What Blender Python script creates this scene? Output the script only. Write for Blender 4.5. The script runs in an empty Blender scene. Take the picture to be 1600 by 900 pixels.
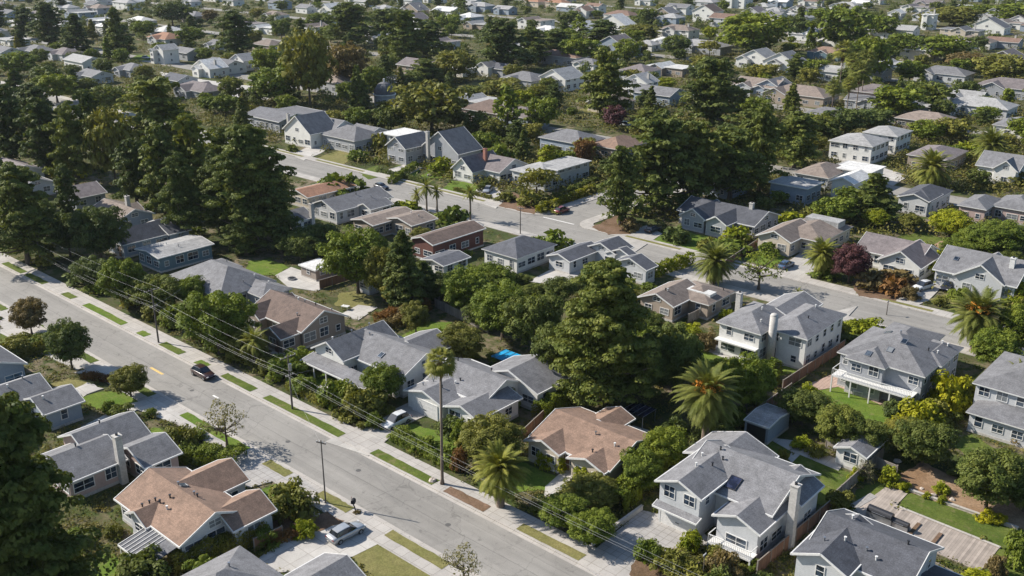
import bpy, math, random
import numpy as np
from mathutils import Matrix, Vector
random.seed(7)
scene = bpy.context.scene
C = scene.collection
# ------------------------------------------------------------------ camera, sky, sun
CAM_Z = 65.0
FPX = 1544.0
_th = math.atan2(580.0, FPX)
def _basis():
    fwd = np.array([0, math.cos(_th), -math.sin(_th)]); right = np.array([1.0, 0, 0]); up = np.cross(right, fwd)
    d = right*(-1050-800) + up*(580) + fwd*FPX
    rot = math.pi - math.atan2(d[1], d[0])
    c, s = math.cos(rot), math.sin(rot); R = np.array([[c, -s, 0], [s, c, 0], [0, 0, 1]])
    return R@fwd, R@right, R@up
FWD, RIGHT, UP = _basis()
cam_data = bpy.data.cameras.new("camera"); cam = bpy.data.objects.new("camera", cam_data); C.objects.link(cam)
m = Matrix(((RIGHT[0], UP[0], -FWD[0], 0), (RIGHT[1], UP[1], -FWD[1], 0), (RIGHT[2], UP[2], -FWD[2], CAM_Z), (0, 0, 0, 1)))
cam.matrix_world = m
cam_data.sensor_width = 36; cam_data.lens = FPX/1600*36; cam_data.clip_start = 1; cam_data.clip_end = 6000
scene.camera = cam
scene.render.resolution_x = 1024; scene.render.resolution_y = 576
SUN_ELEV = math.radians(36); SHADOW_DIR = math.radians(23)
world = bpy.data.worlds.new("World"); scene.world = world; world.use_nodes = True
nt = world.node_tree; bg = nt.nodes['Background']; sky = nt.nodes.new('ShaderNodeTexSky')
sky.sky_type = 'NISHITA'; sky.sun_disc = False; sky.sun_elevation = SUN_ELEV
_to_sun = SHADOW_DIR + math.pi
sky.sun_rotation = math.pi/2 - _to_sun
sky.ozone_density = 4.0; sky.air_density = 1.3
nt.links.new(sky.outputs[0], bg.inputs[0]); bg.inputs[1].default_value = 0.088
sd = bpy.data.lights.new("sun", 'SUN'); sd.energy = 5.0; sd.angle = math.radians(0.5); sd.color = (1.0, 0.94, 0.845)
sun = bpy.data.objects.new("sun", sd); C.objects.link(sun)
sv = Vector((math.cos(SUN_ELEV)*math.cos(_to_sun), math.cos(SUN_ELEV)*math.sin(_to_sun), math.sin(SUN_ELEV)))
sun.rotation_euler = sv.to_track_quat('Z', 'Y').to_euler(); sun.location = (0, 0, 120)
scene.view_settings.view_transform = 'Standard'; scene.view_settings.look = 'None'
scene.view_settings.exposure = 0.66; scene.view_settings.gamma = 1
scene.view_settings.use_curve_mapping = False

# where a pixel of the 1600x900 photograph meets the height z in the place, and back
def W(px, py, z=0.0):
    d = RIGHT*(px-800) + UP*(450-py) + FWD*FPX
    t = (z-CAM_Z)/d[2]
    return np.array([d[0]*t, d[1]*t, z])
def PX(p):
    q = np.array([p[0], p[1], p[2]-CAM_Z]); z = q@FWD
    return 800+FPX*(q@RIGHT)/z, 450-FPX*(q@UP)/z
def ppm(p):
    q = np.array([p[0], p[1], p[2]-CAM_Z]); return FPX/(q@FWD)

# ------------------------------------------------------------------ materials
MATS = {}
def new_mat(name):
    mt = bpy.data.materials.new(name); mt.use_nodes = True; MATS[name] = mt
    return mt, mt.node_tree, mt.node_tree.nodes['Principled BSDF']
def nd(t, ty, **kw):
    n = t.nodes.new(ty)
    for k, v in kw.items(): setattr(n, k, v)
    return n
def noise(t, scale, detail=4, rough=0.6, src='pos', dist=0.0):
    n = nd(t, 'ShaderNodeTexNoise'); n.inputs['Scale'].default_value = scale; n.inputs['Detail'].default_value = detail
    n.inputs['Roughness'].default_value = rough; n.inputs['Distortion'].default_value = dist
    if src == 'pos': t.links.new(nd(t, 'ShaderNodeNewGeometry').outputs['Position'], n.inputs['Vector'])
    else: t.links.new(nd(t, 'ShaderNodeTexCoord').outputs['Object'], n.inputs['Vector'])
    return n.outputs['Fac']
def ramp(t, fac, stops):
    r = nd(t, 'ShaderNodeValToRGB'); e = r.color_ramp.elements
    while len(e) < len(stops): e.new(0.5)
    for i, (p, c) in enumerate(stops):
        e[i].position = p; e[i].color = (*c, 1) if not isinstance(c, float) else (c, c, c, 1)
    t.links.new(fac, r.inputs[0]); return r.outputs[0]
def mix(t, fac, a, b, blend='MIX'):
    n = nd(t, 'ShaderNodeMix', data_type='RGBA', blend_type=blend)
    for s, v in ((n.inputs[0], fac), (n.inputs[6], a), (n.inputs[7], b)):
        if isinstance(v, (int, float)): s.default_value = v
        elif isinstance(v, tuple): s.default_value = (*v, 1)
        else: t.links.new(v, s)
    return n.outputs[2]
def math_n(t, op, a, b=0.0):
    n = nd(t, 'ShaderNodeMath', operation=op)
    for s, v in ((n.inputs[0], a), (n.inputs[1], b)):
        if isinstance(v, (int, float)): s.default_value = v
        else: t.links.new(v, s)
    return n.outputs[0]
def bump(t, bsdf, h, strength=0.4, dist=0.05):
    b = nd(t, 'ShaderNodeBump'); b.inputs['Strength'].default_value = strength; b.inputs['Distance'].default_value = dist
    t.links.new(h, b.inputs['Height']); t.links.new(b.outputs[0], bsdf.inputs['Normal'])
def sc(c, k): return tuple(min(1, x*k) for x in c)

def mat_shingle(name, col, var=0.35):
    mt, t, b = new_mat(name)
    n1 = noise(t, 0.35, 3); n2 = noise(t, 7.0, 3, 0.8); n3 = noise(t, 1.6, 5, 0.7)
    c = ramp(t, n1, [(0.3, sc(col, 0.86)), (0.7, sc(col, 1.14))])
    c = mix(t, 0.85, c, ramp(t, n2, [(0.35, 0.62), (0.65, 1.28)]), 'MULTIPLY')
    c = mix(t, 0.5, c, ramp(t, n3, [(0.3, 0.8), (0.75, 1.15)]), 'MULTIPLY')
    mp = nd(t, 'ShaderNodeMapping'); mp.inputs['Scale'].default_value = (1.3, 1.3, .25); t.links.new(nd(t, 'ShaderNodeNewGeometry').outputs['Position'], mp.inputs[0])
    sn = nd(t, 'ShaderNodeTexNoise'); sn.inputs['Scale'].default_value = .9; sn.inputs['Detail'].default_value = 5; t.links.new(mp.outputs[0], sn.inputs['Vector'])
    c = mix(t, 0.75, c, ramp(t, sn.outputs[0], [(0.32, 0.72), (0.5, 1.0), (0.7, 1.18)]), 'MULTIPLY')
    # courses follow the height
    g = nd(t, 'ShaderNodeNewGeometry'); s = nd(t, 'ShaderNodeSeparateXYZ'); t.links.new(g.outputs['Position'], s.inputs[0])
    fr = math_n(t, 'FRACT', math_n(t, 'MULTIPLY', s.outputs[2], 7.0))
    c = mix(t, 0.35, c, ramp(t, fr, [(0.0, 0.6), (0.25, 1.05)]), 'MULTIPLY')
    oi = nd(t, 'ShaderNodeObjectInfo')
    c = mix(t, 0.5, c, ramp(t, oi.outputs['Random'], [(0.0, 0.8), (1.0, 1.2)]), 'MULTIPLY')
    t.links.new(c, b.inputs['Base Color']); b.inputs['Roughness'].default_value = 0.9
    bump(t, b, n2, 0.5, 0.04); return mt
def mat_wall(name, col, siding=True, rough=0.75):
    mt, t, b = new_mat(name)
    n1 = noise(t, 0.5, 4); n2 = noise(t, 3.0, 5, 0.7)
    c = ramp(t, n1, [(0.3, sc(col, 0.9)), (0.7, sc(col, 1.06))])
    c = mix(t, 0.6, c, ramp(t, n2, [(0.25, 0.78), (0.55, 1.05)]), 'MULTIPLY')
    if siding:
        g = nd(t, 'ShaderNodeNewGeometry'); s = nd(t, 'ShaderNodeSeparateXYZ'); t.links.new(g.outputs['Position'], s.inputs[0])
        fr = math_n(t, 'FRACT', math_n(t, 'MULTIPLY', s.outputs[2], 4.5))
        c = mix(t, 0.45, c, ramp(t, fr, [(0.0, 0.62), (0.2, 1.04)]), 'MULTIPLY')
    t.links.new(c, b.inputs['Base Color']); b.inputs['Roughness'].default_value = rough; return mt
def mat_flat(name, col, rough=0.6, metal=0.0, var=0.12, scale=4.0):
    mt, t, b = new_mat(name)
    c = ramp(t, noise(t, scale, 4), [(0.3, sc(col, 1-var)), (0.7, sc(col, 1+var))])
    t.links.new(c, b.inputs['Base Color']); b.inputs['Roughness'].default_value = rough; b.inputs['Metallic'].default_value = metal
    return mt
def mat_leaf(name, col, col2, trans=0.22):
    mt, t, b = new_mat(name)
    n1 = noise(t, 0.45, 3, 0.6, 'obj'); n2 = noise(t, 2.6, 3, 0.7, 'obj')
    c = ramp(t, n1, [(0.34, col), (0.66, col2)])
    c = mix(t, 0.7, c, ramp(t, n2, [(0.3, 0.6), (0.7, 1.35)]), 'MULTIPLY')
    oi = nd(t, 'ShaderNodeObjectInfo')
    c = mix(t, 0.6, c, ramp(t, oi.outputs['Random'], [(0.0, (0.72, 0.74, 0.8)), (0.5, (1, 1, 1)), (1.0, (1.35, 1.22, 0.9))]), 'MULTIPLY')
    t.links.new(c, b.inputs['Base Color']); b.inputs['Roughness'].default_value = 0.55
    b.inputs['Specular IOR Level'].default_value = 0.1
    tr = nd(t, 'ShaderNodeBsdfTranslucent'); t.links.new(mix(t, 1.0, c, (1.3, 1.25, 0.5), 'MULTIPLY'), tr.inputs[0])
    ms = nd(t, 'ShaderNodeMixShader'); ms.inputs[0].default_value = trans
    t.links.new(b.outputs[0], ms.inputs[1]); t.links.new(tr.outputs[0], ms.inputs[2])
    t.links.new(ms.outputs[0], t.nodes['Material Output'].inputs[0]); return mt

def mat_asphalt():
    mt, t, b = new_mat('asphalt')
    n1 = noise(t, 0.08, 4); n2 = noise(t, 9.0, 2, 0.8); n3 = noise(t, 0.6, 5, 0.7)
    col = (0.25, 0.235, 0.213)
    c = ramp(t, n1, [(0.3, sc(col, 0.86)), (0.7, sc(col, 1.12))])
    c = mix(t, 0.35, c, ramp(t, n2, [(0.35, 0.75), (0.65, 1.2)]), 'MULTIPLY')
    c = mix(t, 0.4, c, ramp(t, n3, [(0.3, 0.82), (0.7, 1.12)]), 'MULTIPLY')
    # long streaks of wear along the lane, and cracks
    g = nd(t, 'ShaderNodeNewGeometry'); mp = nd(t, 'ShaderNodeMapping'); mp.inputs['Scale'].default_value = (0.03, 1.1, 1)
    t.links.new(g.outputs['Position'], mp.inputs[0]); sn = nd(t, 'ShaderNodeTexNoise'); sn.inputs['Scale'].default_value = 1.0
    sn.inputs['Detail'].default_value = 4; t.links.new(mp.outputs[0], sn.inputs['Vector'])
    c = mix(t, 0.6, c, ramp(t, sn.outputs[0], [(0.3, 0.8), (0.7, 1.15)]), 'MULTIPLY')
    for s_, w_, k_ in ((0.085, 0.012, 0.55), (0.22, 0.02, 0.25)):
        v = nd(t, 'ShaderNodeTexVoronoi', feature='DISTANCE_TO_EDGE'); v.inputs['Scale'].default_value = s_
        ns = nd(t, 'ShaderNodeTexNoise'); ns.inputs['Scale'].default_value = 0.4; ns.inputs['Detail'].default_value = 5
        t.links.new(g.outputs['Position'], ns.inputs['Vector'])
        ad = nd(t, 'ShaderNodeVectorMath', operation='MULTIPLY_ADD'); t.links.new(ns.outputs['Color'], ad.inputs[0])
        ad.inputs[1].default_value = (5, 5, 0); t.links.new(g.outputs['Position'], ad.inputs[2]); t.links.new(ad.outputs[0], v.inputs['Vector'])
        c = mix(t, k_, c, ramp(t, v.outputs['Distance'], [(w_*0.2, 0.5), (w_*0.6, 1.0)]), 'MULTIPLY')
    sp = nd(t, 'ShaderNodeSeparateXYZ'); t.links.new(g.outputs['Position'], sp.inputs[0])
    for y_ in (66.6, 64.4, 68.9):   # joints between the paving lanes
        wob = math_n(t, 'ADD', sp.outputs[1], math_n(t, 'MULTIPLY', noise(t, 0.35, 3), 0.35)); dd = math_n(t, 'ABSOLUTE', math_n(t, 'SUBTRACT', wob, y_+.17))
        c = mix(t, 0.7 if y_ == 66.6 else .35, c, ramp(t, dd, [(0.02, 0.6), (0.09, 1.0)]), 'MULTIPLY')
    v2 = nd(t, 'ShaderNodeTexVoronoi'); v2.inputs['Scale'].default_value = 0.075; mp2 = nd(t, 'ShaderNodeMapping'); mp2.inputs['Scale'].default_value = (0.5, 1.6, 1); t.links.new(g.outputs['Position'], mp2.inputs[0]); t.links.new(mp2.outputs[0], v2.inputs['Vector'])
    bw = nd(t, 'ShaderNodeRGBToBW'); t.links.new(v2.outputs['Color'], bw.inputs[0]); c = mix(t, 0.5, c, ramp(t, bw.outputs[0], [(0.25, 0.82), (0.3, 1.0), (0.72, 1.0), (0.76, 1.12)]), 'MULTIPLY')
    st = noise(t, 0.9, 4, 0.7); c = mix(t, .7, c, ramp(t, st, [(0.3, 0.5), (0.4, 1.0)]), 'MULTIPLY')
    t.links.new(c, b.inputs['Base Color']); b.inputs['Roughness'].default_value = 0.85; bump(t, b, n2, 0.3, 0.02)
def mat_concrete(name, col, slab=1.6):
    mt, t, b = new_mat(name)
    n1 = noise(t, 0.35, 5, 0.65); n2 = noise(t, 6.0, 4, 0.7)
    c = ramp(t, n1, [(0.25, sc(col, 0.78)), (0.7, sc(col, 1.1))])
    c = mix(t, 0.45, c, ramp(t, n2, [(0.3, 0.75), (0.7, 1.15)]), 'MULTIPLY')
    g = nd(t, 'ShaderNodeNewGeometry'); br = nd(t, 'ShaderNodeTexBrick'); br.offset = 0
    br.inputs['Scale'].default_value = 1.0; br.inputs['Mortar Size'].default_value = 0.035; br.inputs['Brick Width'].default_value = slab
    br.inputs['Row Height'].default_value = slab; br.inputs['Color1'].default_value = (1, 1, 1, 1); br.inputs['Color2'].default_value = (0.86, 0.86, 0.87, 1)
    br.inputs['Mortar'].default_value = (0.5, 0.48, 0.45, 1); t.links.new(g.outputs['Position'], br.inputs['Vector'])
    c = mix(t, 0.8, c, br.outputs['Color'], 'MULTIPLY')
    t.links.new(c, b.inputs['Base Color']); b.inputs['Roughness'].default_value = 0.8
def mat_grass(name, col, col2, patch=0.6):
    mt, t, b = new_mat(name)
    n1 = noise(t, 0.22, 4, 0.6); n2 = noise(t, 5.0, 4, 0.8); n3 = noise(t, 1.2, 4, 0.65)
    c = ramp(t, n1, [(0.36, col), (0.64, col2)])
    c = mix(t, 0.8, c, ramp(t, n2, [(0.3, 0.55), (0.7, 1.35)]), 'MULTIPLY')
    c = mix(t, patch, c, ramp(t, n3, [(0.3, 0.75), (0.7, 1.2)]), 'MULTIPLY')
    t.links.new(c, b.inputs['Base Color']); b.inputs['Roughness'].default_value = 0.95; b.inputs['Specular IOR Level'].default_value = 0.1
    bump(t, b, n2, 0.8, 0.08)
    if name.startswith('lawn'): t.links.new(mix(t, ramp(t, noise(t, 0.8, 5, 0.7), [(0.55, 0.0), (0.68, 0.75)]), c, (0.17, 0.15, 0.07)), b.inputs['Base Color'])
def mat_ground():
    mt, t, b = new_mat('yard_ground')
    n1 = noise(t, 0.07, 5, 0.65); n2 = noise(t, 0.5, 5, 0.7); n3 = noise(t, 4.0, 4, 0.8)
    a = ramp(t, n1, [(0.38, (0.05, 0.06, 0.022)), (0.5, (0.12, 0.105, 0.055)), (0.62, (0.22, 0.175, 0.125))])
    c = mix(t, ramp(t, n2, [(0.45, 0.0), (0.58, 1.0)]), a, (0.055, 0.075, 0.02))
    c = mix(t, 0.8, c, ramp(t, n3, [(0.3, 0.5), (0.7, 1.4)]), 'MULTIPLY')
    t.links.new(c, b.inputs['Base Color']); b.inputs['Roughness'].default_value = 0.95; b.inputs['Specular IOR Level'].default_value = 0.1
    bump(t, b, n3, 0.8, 0.1)
def mat_planks(name, col, w=0.16, axis=0):
    mt, t, b = new_mat(name)
    g = nd(t, 'ShaderNodeNewGeometry'); s = nd(t, 'ShaderNodeSeparateXYZ'); t.links.new(g.outputs['Position'], s.inputs[0])
    p = s.outputs[axis] if axis < 2 else math_n(t, 'ADD', s.outputs[0], s.outputs[1])
    q = math_n(t, 'MULTIPLY', p, 1.0/w); fr = math_n(t, 'FRACT', q)
    wn = nd(t, 'ShaderNodeTexWhiteNoise', noise_dimensions='1D'); t.links.new(math_n(t, 'FLOOR', q), wn.inputs['W'])
    c = ramp(t, noise(t, 0.8, 4), [(0.3, sc(col, 0.8)), (0.7, sc(col, 1.15))])
    c = mix(t, 0.7, c, ramp(t, wn.outputs['Value'], [(0.0, 0.65), (1.0, 1.25)]), 'MULTIPLY')
    c = mix(t, 0.8, c, ramp(t, fr, [(0.0, 0.3), (0.12, 1.0)]), 'MULTIPLY')
    t.links.new(c, b.inputs['Base Color']); b.inputs['Roughness'].default_value = 0.85
def mat_glass(name, col=(0.02, 0.03, 0.045), rough=0.06):
    mt, t, b = new_mat(name)
    c = ramp(t, noise(t, 0.9, 2), [(0.4, sc(col, 0.6)), (0.6, sc(col, 2.2))])
    if name == 'window_glass': oi = nd(t, 'ShaderNodeObjectInfo'); c = mix(t, ramp(t, oi.outputs['Random'], [(0.5, 0.0), (0.95, 0.75)]), c, (0.24, 0.25, 0.25))
    t.links.new(c, b.inputs['Base Color']); b.inputs['Roughness'].default_value = rough; b.inputs['Specular IOR Level'].default_value = 0.8
mat_asphalt(); mat_ground()
mat_concrete('concrete', (0.42, 0.39, 0.355)); mat_concrete('light_concrete', (0.47, 0.445, 0.41), 2.4); mat_concrete('kerb_concrete', (0.44, 0.405, 0.365), 3.0)
mat_concrete('driveway_concrete', (0.42, 0.395, 0.36), 3.0); mat_concrete('grey_paving', (0.38, 0.36, 0.34), 0.9); mat_concrete('brick_paving', (0.42, 0.30, 0.24), 0.5)
mat_grass('lawn_green', (0.065, 0.10, 0.018), (0.12, 0.145, 0.032)); mat_grass('lawn_bright', (0.085, 0.145, 0.02), (0.14, 0.185, 0.032))
mat_grass('lawn_dry', (0.15, 0.15, 0.05), (0.22, 0.195, 0.08)); mat_grass('dirt', (0.23, 0.145, 0.085), (0.33, 0.23, 0.15)); mat_grass('mulch', (0.13, 0.085, 0.05), (0.2, 0.13, 0.09))
SH = dict(brown=(0.19, 0.12, 0.09), terracotta=(0.215, 0.139, 0.100), darkbrown=(0.135, 0.095, 0.078), grey=(0.165, 0.163, 0.17), slate=(0.085, 0.088, 0.102),
          light=(0.31, 0.305, 0.30), tan=(0.215, 0.172, 0.145), white=(0.56, 0.55, 0.53), mauve=(0.17, 0.145, 0.145), orange=(0.27, 0.14, 0.085), midgrey=(0.13, 0.13, 0.14))
for k, v in SH.items(): mat_shingle('shingle_'+k, v)
WA = dict(white=(0.62, 0.61, 0.58), cream=(0.47, 0.41, 0.33), tan=(0.30, 0.245, 0.195), grey=(0.31, 0.32, 0.34), blue=(0.25, 0.295, 0.35), teal=(0.12, 0.19, 0.225),
          pink=(0.40, 0.30, 0.27), red=(0.115, 0.045, 0.035), taupe=(0.24, 0.2, 0.17), palegrey=(0.47, 0.475, 0.48), navy=(0.09, 0.13, 0.19), brown=(0.16, 0.11, 0.08))
for k, v in WA.items(): mat_wall('wall_'+k, v, k not in ('cream', 'tan', 'pink'))
mat_flat('trim_white', (0.62, 0.61, 0.59), 0.5); mat_flat('trim_dark', (0.1, 0.09, 0.085), 0.6); mat_flat('door_paint', (0.16, 0.09, 0.06), 0.5)
mat_flat('garage_paint', (0.6, 0.59, 0.57), 0.5); mat_flat('masonry', (0.42, 0.40, 0.375), 0.85, 0, 0.2); mat_flat('brick', (0.33, 0.15, 0.11), 0.85, 0, 0.3, 8)
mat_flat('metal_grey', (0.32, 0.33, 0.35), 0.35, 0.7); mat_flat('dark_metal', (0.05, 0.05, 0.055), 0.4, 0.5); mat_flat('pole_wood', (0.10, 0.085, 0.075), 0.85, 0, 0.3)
mat_flat('manhole', (0.10, 0.095, 0.09), 0.7, 0.2); mat_flat('cable', (0.36, 0.36, 0.36), 0.5, 0.0); mat_flat('porcelain', (0.55, 0.55, 0.55), 0.3); mat_flat('rubber', (0.02, 0.02, 0.02), 0.8)
mat_flat('bark', (0.10, 0.075, 0.055), 0.9, 0, 0.35, 6); mat_flat('palm_bark', (0.17, 0.13, 0.10), 0.9, 0, 0.3, 9); mat_flat('palm_skirt', (0.20, 0.13, 0.07), 0.9, 0, 0.4, 8)
mat_flat('dates', (0.62, 0.27, 0.03), 0.7, 0, 0.3, 6); mat_flat('tarp_blue', (0.03, 0.33, 0.62), 0.35, 0, 0.2, 1.5); mat_flat('rock', (0.42, 0.36, 0.31), 0.9, 0, 0.3, 3)
mat_flat('skin', (0.45, 0.27, 0.19), 0.6); mat_flat('black_cloth', (0.016, 0.016, 0.02), 0.9); mat_flat('road_yellow', (0.62, 0.42, 0.14), 0.7, 0, 0.3, 3); mat_flat('road_white', (0.65, 0.63, 0.6), 0.7, 0, 0.3, 3)
for k, c in dict(silver=(0.40, 0.41, 0.42), white=(0.6, 0.6, 0.59), red=(0.20, 0.035, 0.03), black=(0.025, 0.025, 0.03), maroon=(0.045, 0.022, 0.02), blue=(0.05, 0.09, 0.17)).items():
    mt = mat_flat('car_'+k, c, 0.28, 0.35 if k == 'silver' else 0.0, 0.04); mt.node_tree.nodes['Principled BSDF'].inputs['Coat Weight'].default_value = 0.8
mat_glass('window_glass'); mat_glass('window_blue', (0.05, 0.085, 0.12)); mat_glass('car_glass', (0.012, 0.015, 0.02), 0.04); mat_glass('solar', (0.012, 0.014, 0.03), 0.15)
mat_planks('fence_wood', (0.20, 0.105, 0.065), 0.17, 2); mat_planks('fence_grey', (0.26, 0.23, 0.20), 0.17, 2); mat_planks('deck_wood', (0.33, 0.28, 0.24), 0.3, 0)
mat_flat('plank_frame', (0.22, 0.19, 0.16), 0.8)
LEAF = dict(cypress=((0.066, 0.094, 0.020), (0.18, 0.20, 0.048)), dark=((0.056, 0.083, 0.023), (0.142, 0.17, 0.045)), green=((0.076, 0.112, 0.015), (0.195, 0.232, 0.036)),
            bright=((0.14, 0.18, 0.012), (0.30, 0.31, 0.025)), olive=((0.115, 0.125, 0.022), (0.225, 0.215, 0.05)), yellow=((0.17, 0.185, 0.012), (0.33, 0.315, 0.018)),
            brown=((0.13, 0.10, 0.04), (0.22, 0.165, 0.07)), purple=((0.065, 0.03, 0.036), (0.13, 0.058, 0.064)), red=((0.13, 0.065, 0.025), (0.22, 0.12, 0.045)),
            palm=((0.105, 0.125, 0.022), (0.22, 0.225, 0.055)), grey=((0.12, 0.12, 0.06), (0.21, 0.195, 0.10)), undergrowth=((0.075, 0.095, 0.018), (0.20, 0.17, 0.055)))
for k, (a, b_) in LEAF.items(): mat_leaf('leaf_'+k, a, b_)

# ------------------------------------------------------------------ mesh helpers
class MB:
    def __init__(s): s.v = []; s.f = []; s.m = []
    def quad(s, *p, m=0):
        n = len(s.v); s.v += [tuple(map(float, q)) for q in p]; s.f.append(tuple(range(n, n+len(p)))); s.m.append(m)
    def box(s, x0, y0, z0, x1, y1, z1, m=0):
        n = len(s.v)
        s.v += [(x0, y0, z0), (x1, y0, z0), (x1, y1, z0), (x0, y1, z0), (x0, y0, z1), (x1, y0, z1), (x1, y1, z1), (x0, y1, z1)]
        for f in ((0, 3, 2, 1), (4, 5, 6, 7), (0, 1, 5, 4), (1, 2, 6, 5), (2, 3, 7, 6), (3, 0, 4, 7)): s.f.append(tuple(n+i for i in f)); s.m.append(m)
    def bar(s, p, q, w, h, m=0):
        p = Vector(p); q = Vector(q); d = (q-p).normalized(); up = Vector((0, 0, 1))
        if abs(d.z) > 0.95: up = Vector((0, 1, 0))
        a = d.cross(up).normalized()*w/2; b = a.cross(d).normalized()*h/2; n = len(s.v)
        for e in (p, q):
            for k in (a+b, a-b, -a-b, -a+b): s.v.append(tuple(e+k))
        for f in ((0, 1, 2, 3), (7, 6, 5, 4), (0, 4, 5, 1), (1, 5, 6, 2), (2, 6, 7, 3), (3, 7, 4, 0)): s.f.append(tuple(n+i for i in f)); s.m.append(m)
    def tube(s, pts, rad, seg=8, m=0, cap=True):
        n = len(s.v); k = len(pts)
        for i in range(k):
            p = Vector(pts[i]); d = (Vector(pts[min(i+1, k-1)])-Vector(pts[max(i-1, 0)])).normalized()
            a = d.cross(Vector((0, 1, 0)) if abs(d.y) < 0.9 else Vector((1, 0, 0))).normalized(); b = d.cross(a)
            r = rad[i] if isinstance(rad, (list, tuple)) else rad
            for j in range(seg):
                t = 2*math.pi*j/seg; s.v.append(tuple(p+a*r*math.cos(t)+b*r*math.sin(t)))
        for i in range(k-1):
            for j in range(seg):
                s.f.append((n+i*seg+j, n+i*seg+(j+1) % seg, n+(i+1)*seg+(j+1) % seg, n+(i+1)*seg+j)); s.m.append(m)
        if cap: s.f.append(tuple(n+j for j in range(seg))[::-1]); s.f.append(tuple(n+(k-1)*seg+j for j in range(seg))); s.m += [m, m]
    def blob(s, c, r, seg=10, m=0, sz=1.0):
        rings = max(4, seg//2); n = len(s.v)
        for i in range(rings+1):
            ph = math.pi*i/rings
            for j in range(seg):
                t = 2*math.pi*j/seg; s.v.append((c[0]+r*math.sin(ph)*math.cos(t), c[1]+r*math.sin(ph)*math.sin(t), c[2]+r*sz*math.cos(ph)))
        for i in range(rings):
            for j in range(seg): s.f.append((n+i*seg+j, n+(i+1)*seg+j, n+(i+1)*seg+(j+1) % seg, n+i*seg+(j+1) % seg)); s.m.append(m)
    def mesh(s, name, mats, off=(0, 0, 0), smooth=False):
        me = bpy.data.meshes.new(name)
        me.from_pydata([(a-off[0], b-off[1], c-off[2]) for a, b, c in s.v], [], s.f)
        for x in (mats if isinstance(mats, (list, tuple)) else [mats]): me.materials.append(MATS[x])
        me.polygons.foreach_set('material_index', s.m)
        if smooth: me.polygons.foreach_set('use_smooth', [True]*len(s.f))
        me.update(); return me
def link(name, me, parent=None, loc=(0, 0, 0), rot=0.0):
    o = bpy.data.objects.new(name, me); C.objects.link(o); o.location = loc; o.rotation_euler = (0, 0, rot)
    if parent is not None: o.parent = parent
    return o
def tag(o, label=None, cat=None, group=None, kind=None):
    if label: o['label'] = label
    if cat: o['category'] = cat
    if group: o['group'] = group
    if kind: o['kind'] = kind
    return o
def structure(name, me): return tag(link(name, me), kind='structure')

LAND = []     # landmarks that labels may refer to: (phrase, px, py)
PENDING = []  # things whose label is written at the end: (object, look, world point)
def landmark(phrase, p):
    a = PX(p); LAND.append((phrase, a[0], a[1]))
def auto(o, look, p, cat, group=None):
    tag(o, None, cat, group); PENDING.append((o, look, tuple(p)))
def write_labels():
    per = {}
    for o, look, p in PENDING:
        x, y = PX(p)
        best = min(LAND, key=lambda l: math.hypot(l[1]-x, (l[2]-y)*1.6))
        dx, dy = x-best[1], (y-best[2])*1.6
        rel = ('right of' if dx > 0 else 'left of') if abs(dx) > abs(dy) else ('in front of' if dy > 0 else 'behind')
        per.setdefault((look, rel, best[0]), []).append((math.hypot(dx, dy), o))
    names = ['nearest', 'second nearest', 'third nearest', 'fourth nearest', 'fifth nearest', 'sixth nearest', 'seventh nearest', 'eighth nearest', 'ninth nearest', 'tenth nearest',
             'eleventh nearest', 'twelfth nearest', 'thirteenth nearest', 'fourteenth nearest', 'fifteenth nearest', 'sixteenth nearest', 'seventeenth nearest', 'eighteenth nearest', 'nineteenth nearest', 'twentieth nearest']
    for (look, rel, lm), v in per.items():
        v.sort(key=lambda q: q[0])
        for i, (_d, o) in enumerate(v):
            o['label'] = f"{look} {rel} {lm}" if len(v) == 1 else f"{look}, {names[min(i, 19)]} {rel} {lm}"

# ------------------------------------------------------------------ ground, streets, pavements
BLOCK = []     # rectangles and polygons where no plant may stand
def in_poly(x, y, poly):
    c = False; n = len(poly); j = n-1
    for i in range(n):
        xi, yi = poly[i]; xj, yj = poly[j]
        if (yi > y) != (yj > y) and x < (xj-xi)*(y-yi)/(yj-yi)+xi: c = not c
        j = i
    return c
POLYS = []; RECTS = []
def blocked(x, y, mg=0.0, roads_only=False):
    for x0, x1, y0, y1 in ROADS:
        if x0-mg < x < x1+mg and y0-mg < y < y1+mg: return True
    if roads_only: return False
    for x0, x1, y0, y1 in RECTS:
        if x0-mg < x < x1+mg and y0-mg < y < y1+mg: return True
    for bb, pl in POLYS:
        if bb[0] < x < bb[1] and bb[2] < y < bb[3] and in_poly(x, y, pl): return True
    return False
ROADS = [(-700, 60, 59.0, 74.5), (-700, 60, 152.0, 171.0), (-143, -129, 168, 245), (-700, 200, 238, 254)]
b = MB(); b.quad((-2500, -60, -0.02), (1500, -60, -0.02), (1500, 3500, -0.02), (-2500, 3500, -0.02)); structure('ground', b.mesh('ground', 'yard_ground'))
def strip(name, x0, x1, y0, y1, z0, z1, mat):
    q = MB(); q.box(x0, y0, z0, x1, y1, z1); return structure(name, q.mesh(name, mat))
X0, X1 = -700.0, 60.0
q = MB(); q.quad((X0, 62.2, 0.0), (X1, 62.2, 0.0), (X1, 71.0, 0.0), (X0, 71.0, 0.0)); structure('main_street', q.mesh('main_street', 'asphalt'))
def arc(cx, cy, r, a0, a1, n=8): return [(cx+r*math.cos(math.radians(a0+(a1-a0)*i/n)), cy+r*math.sin(math.radians(a0+(a1-a0)*i/n))) for i in range(n+1)]
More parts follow.
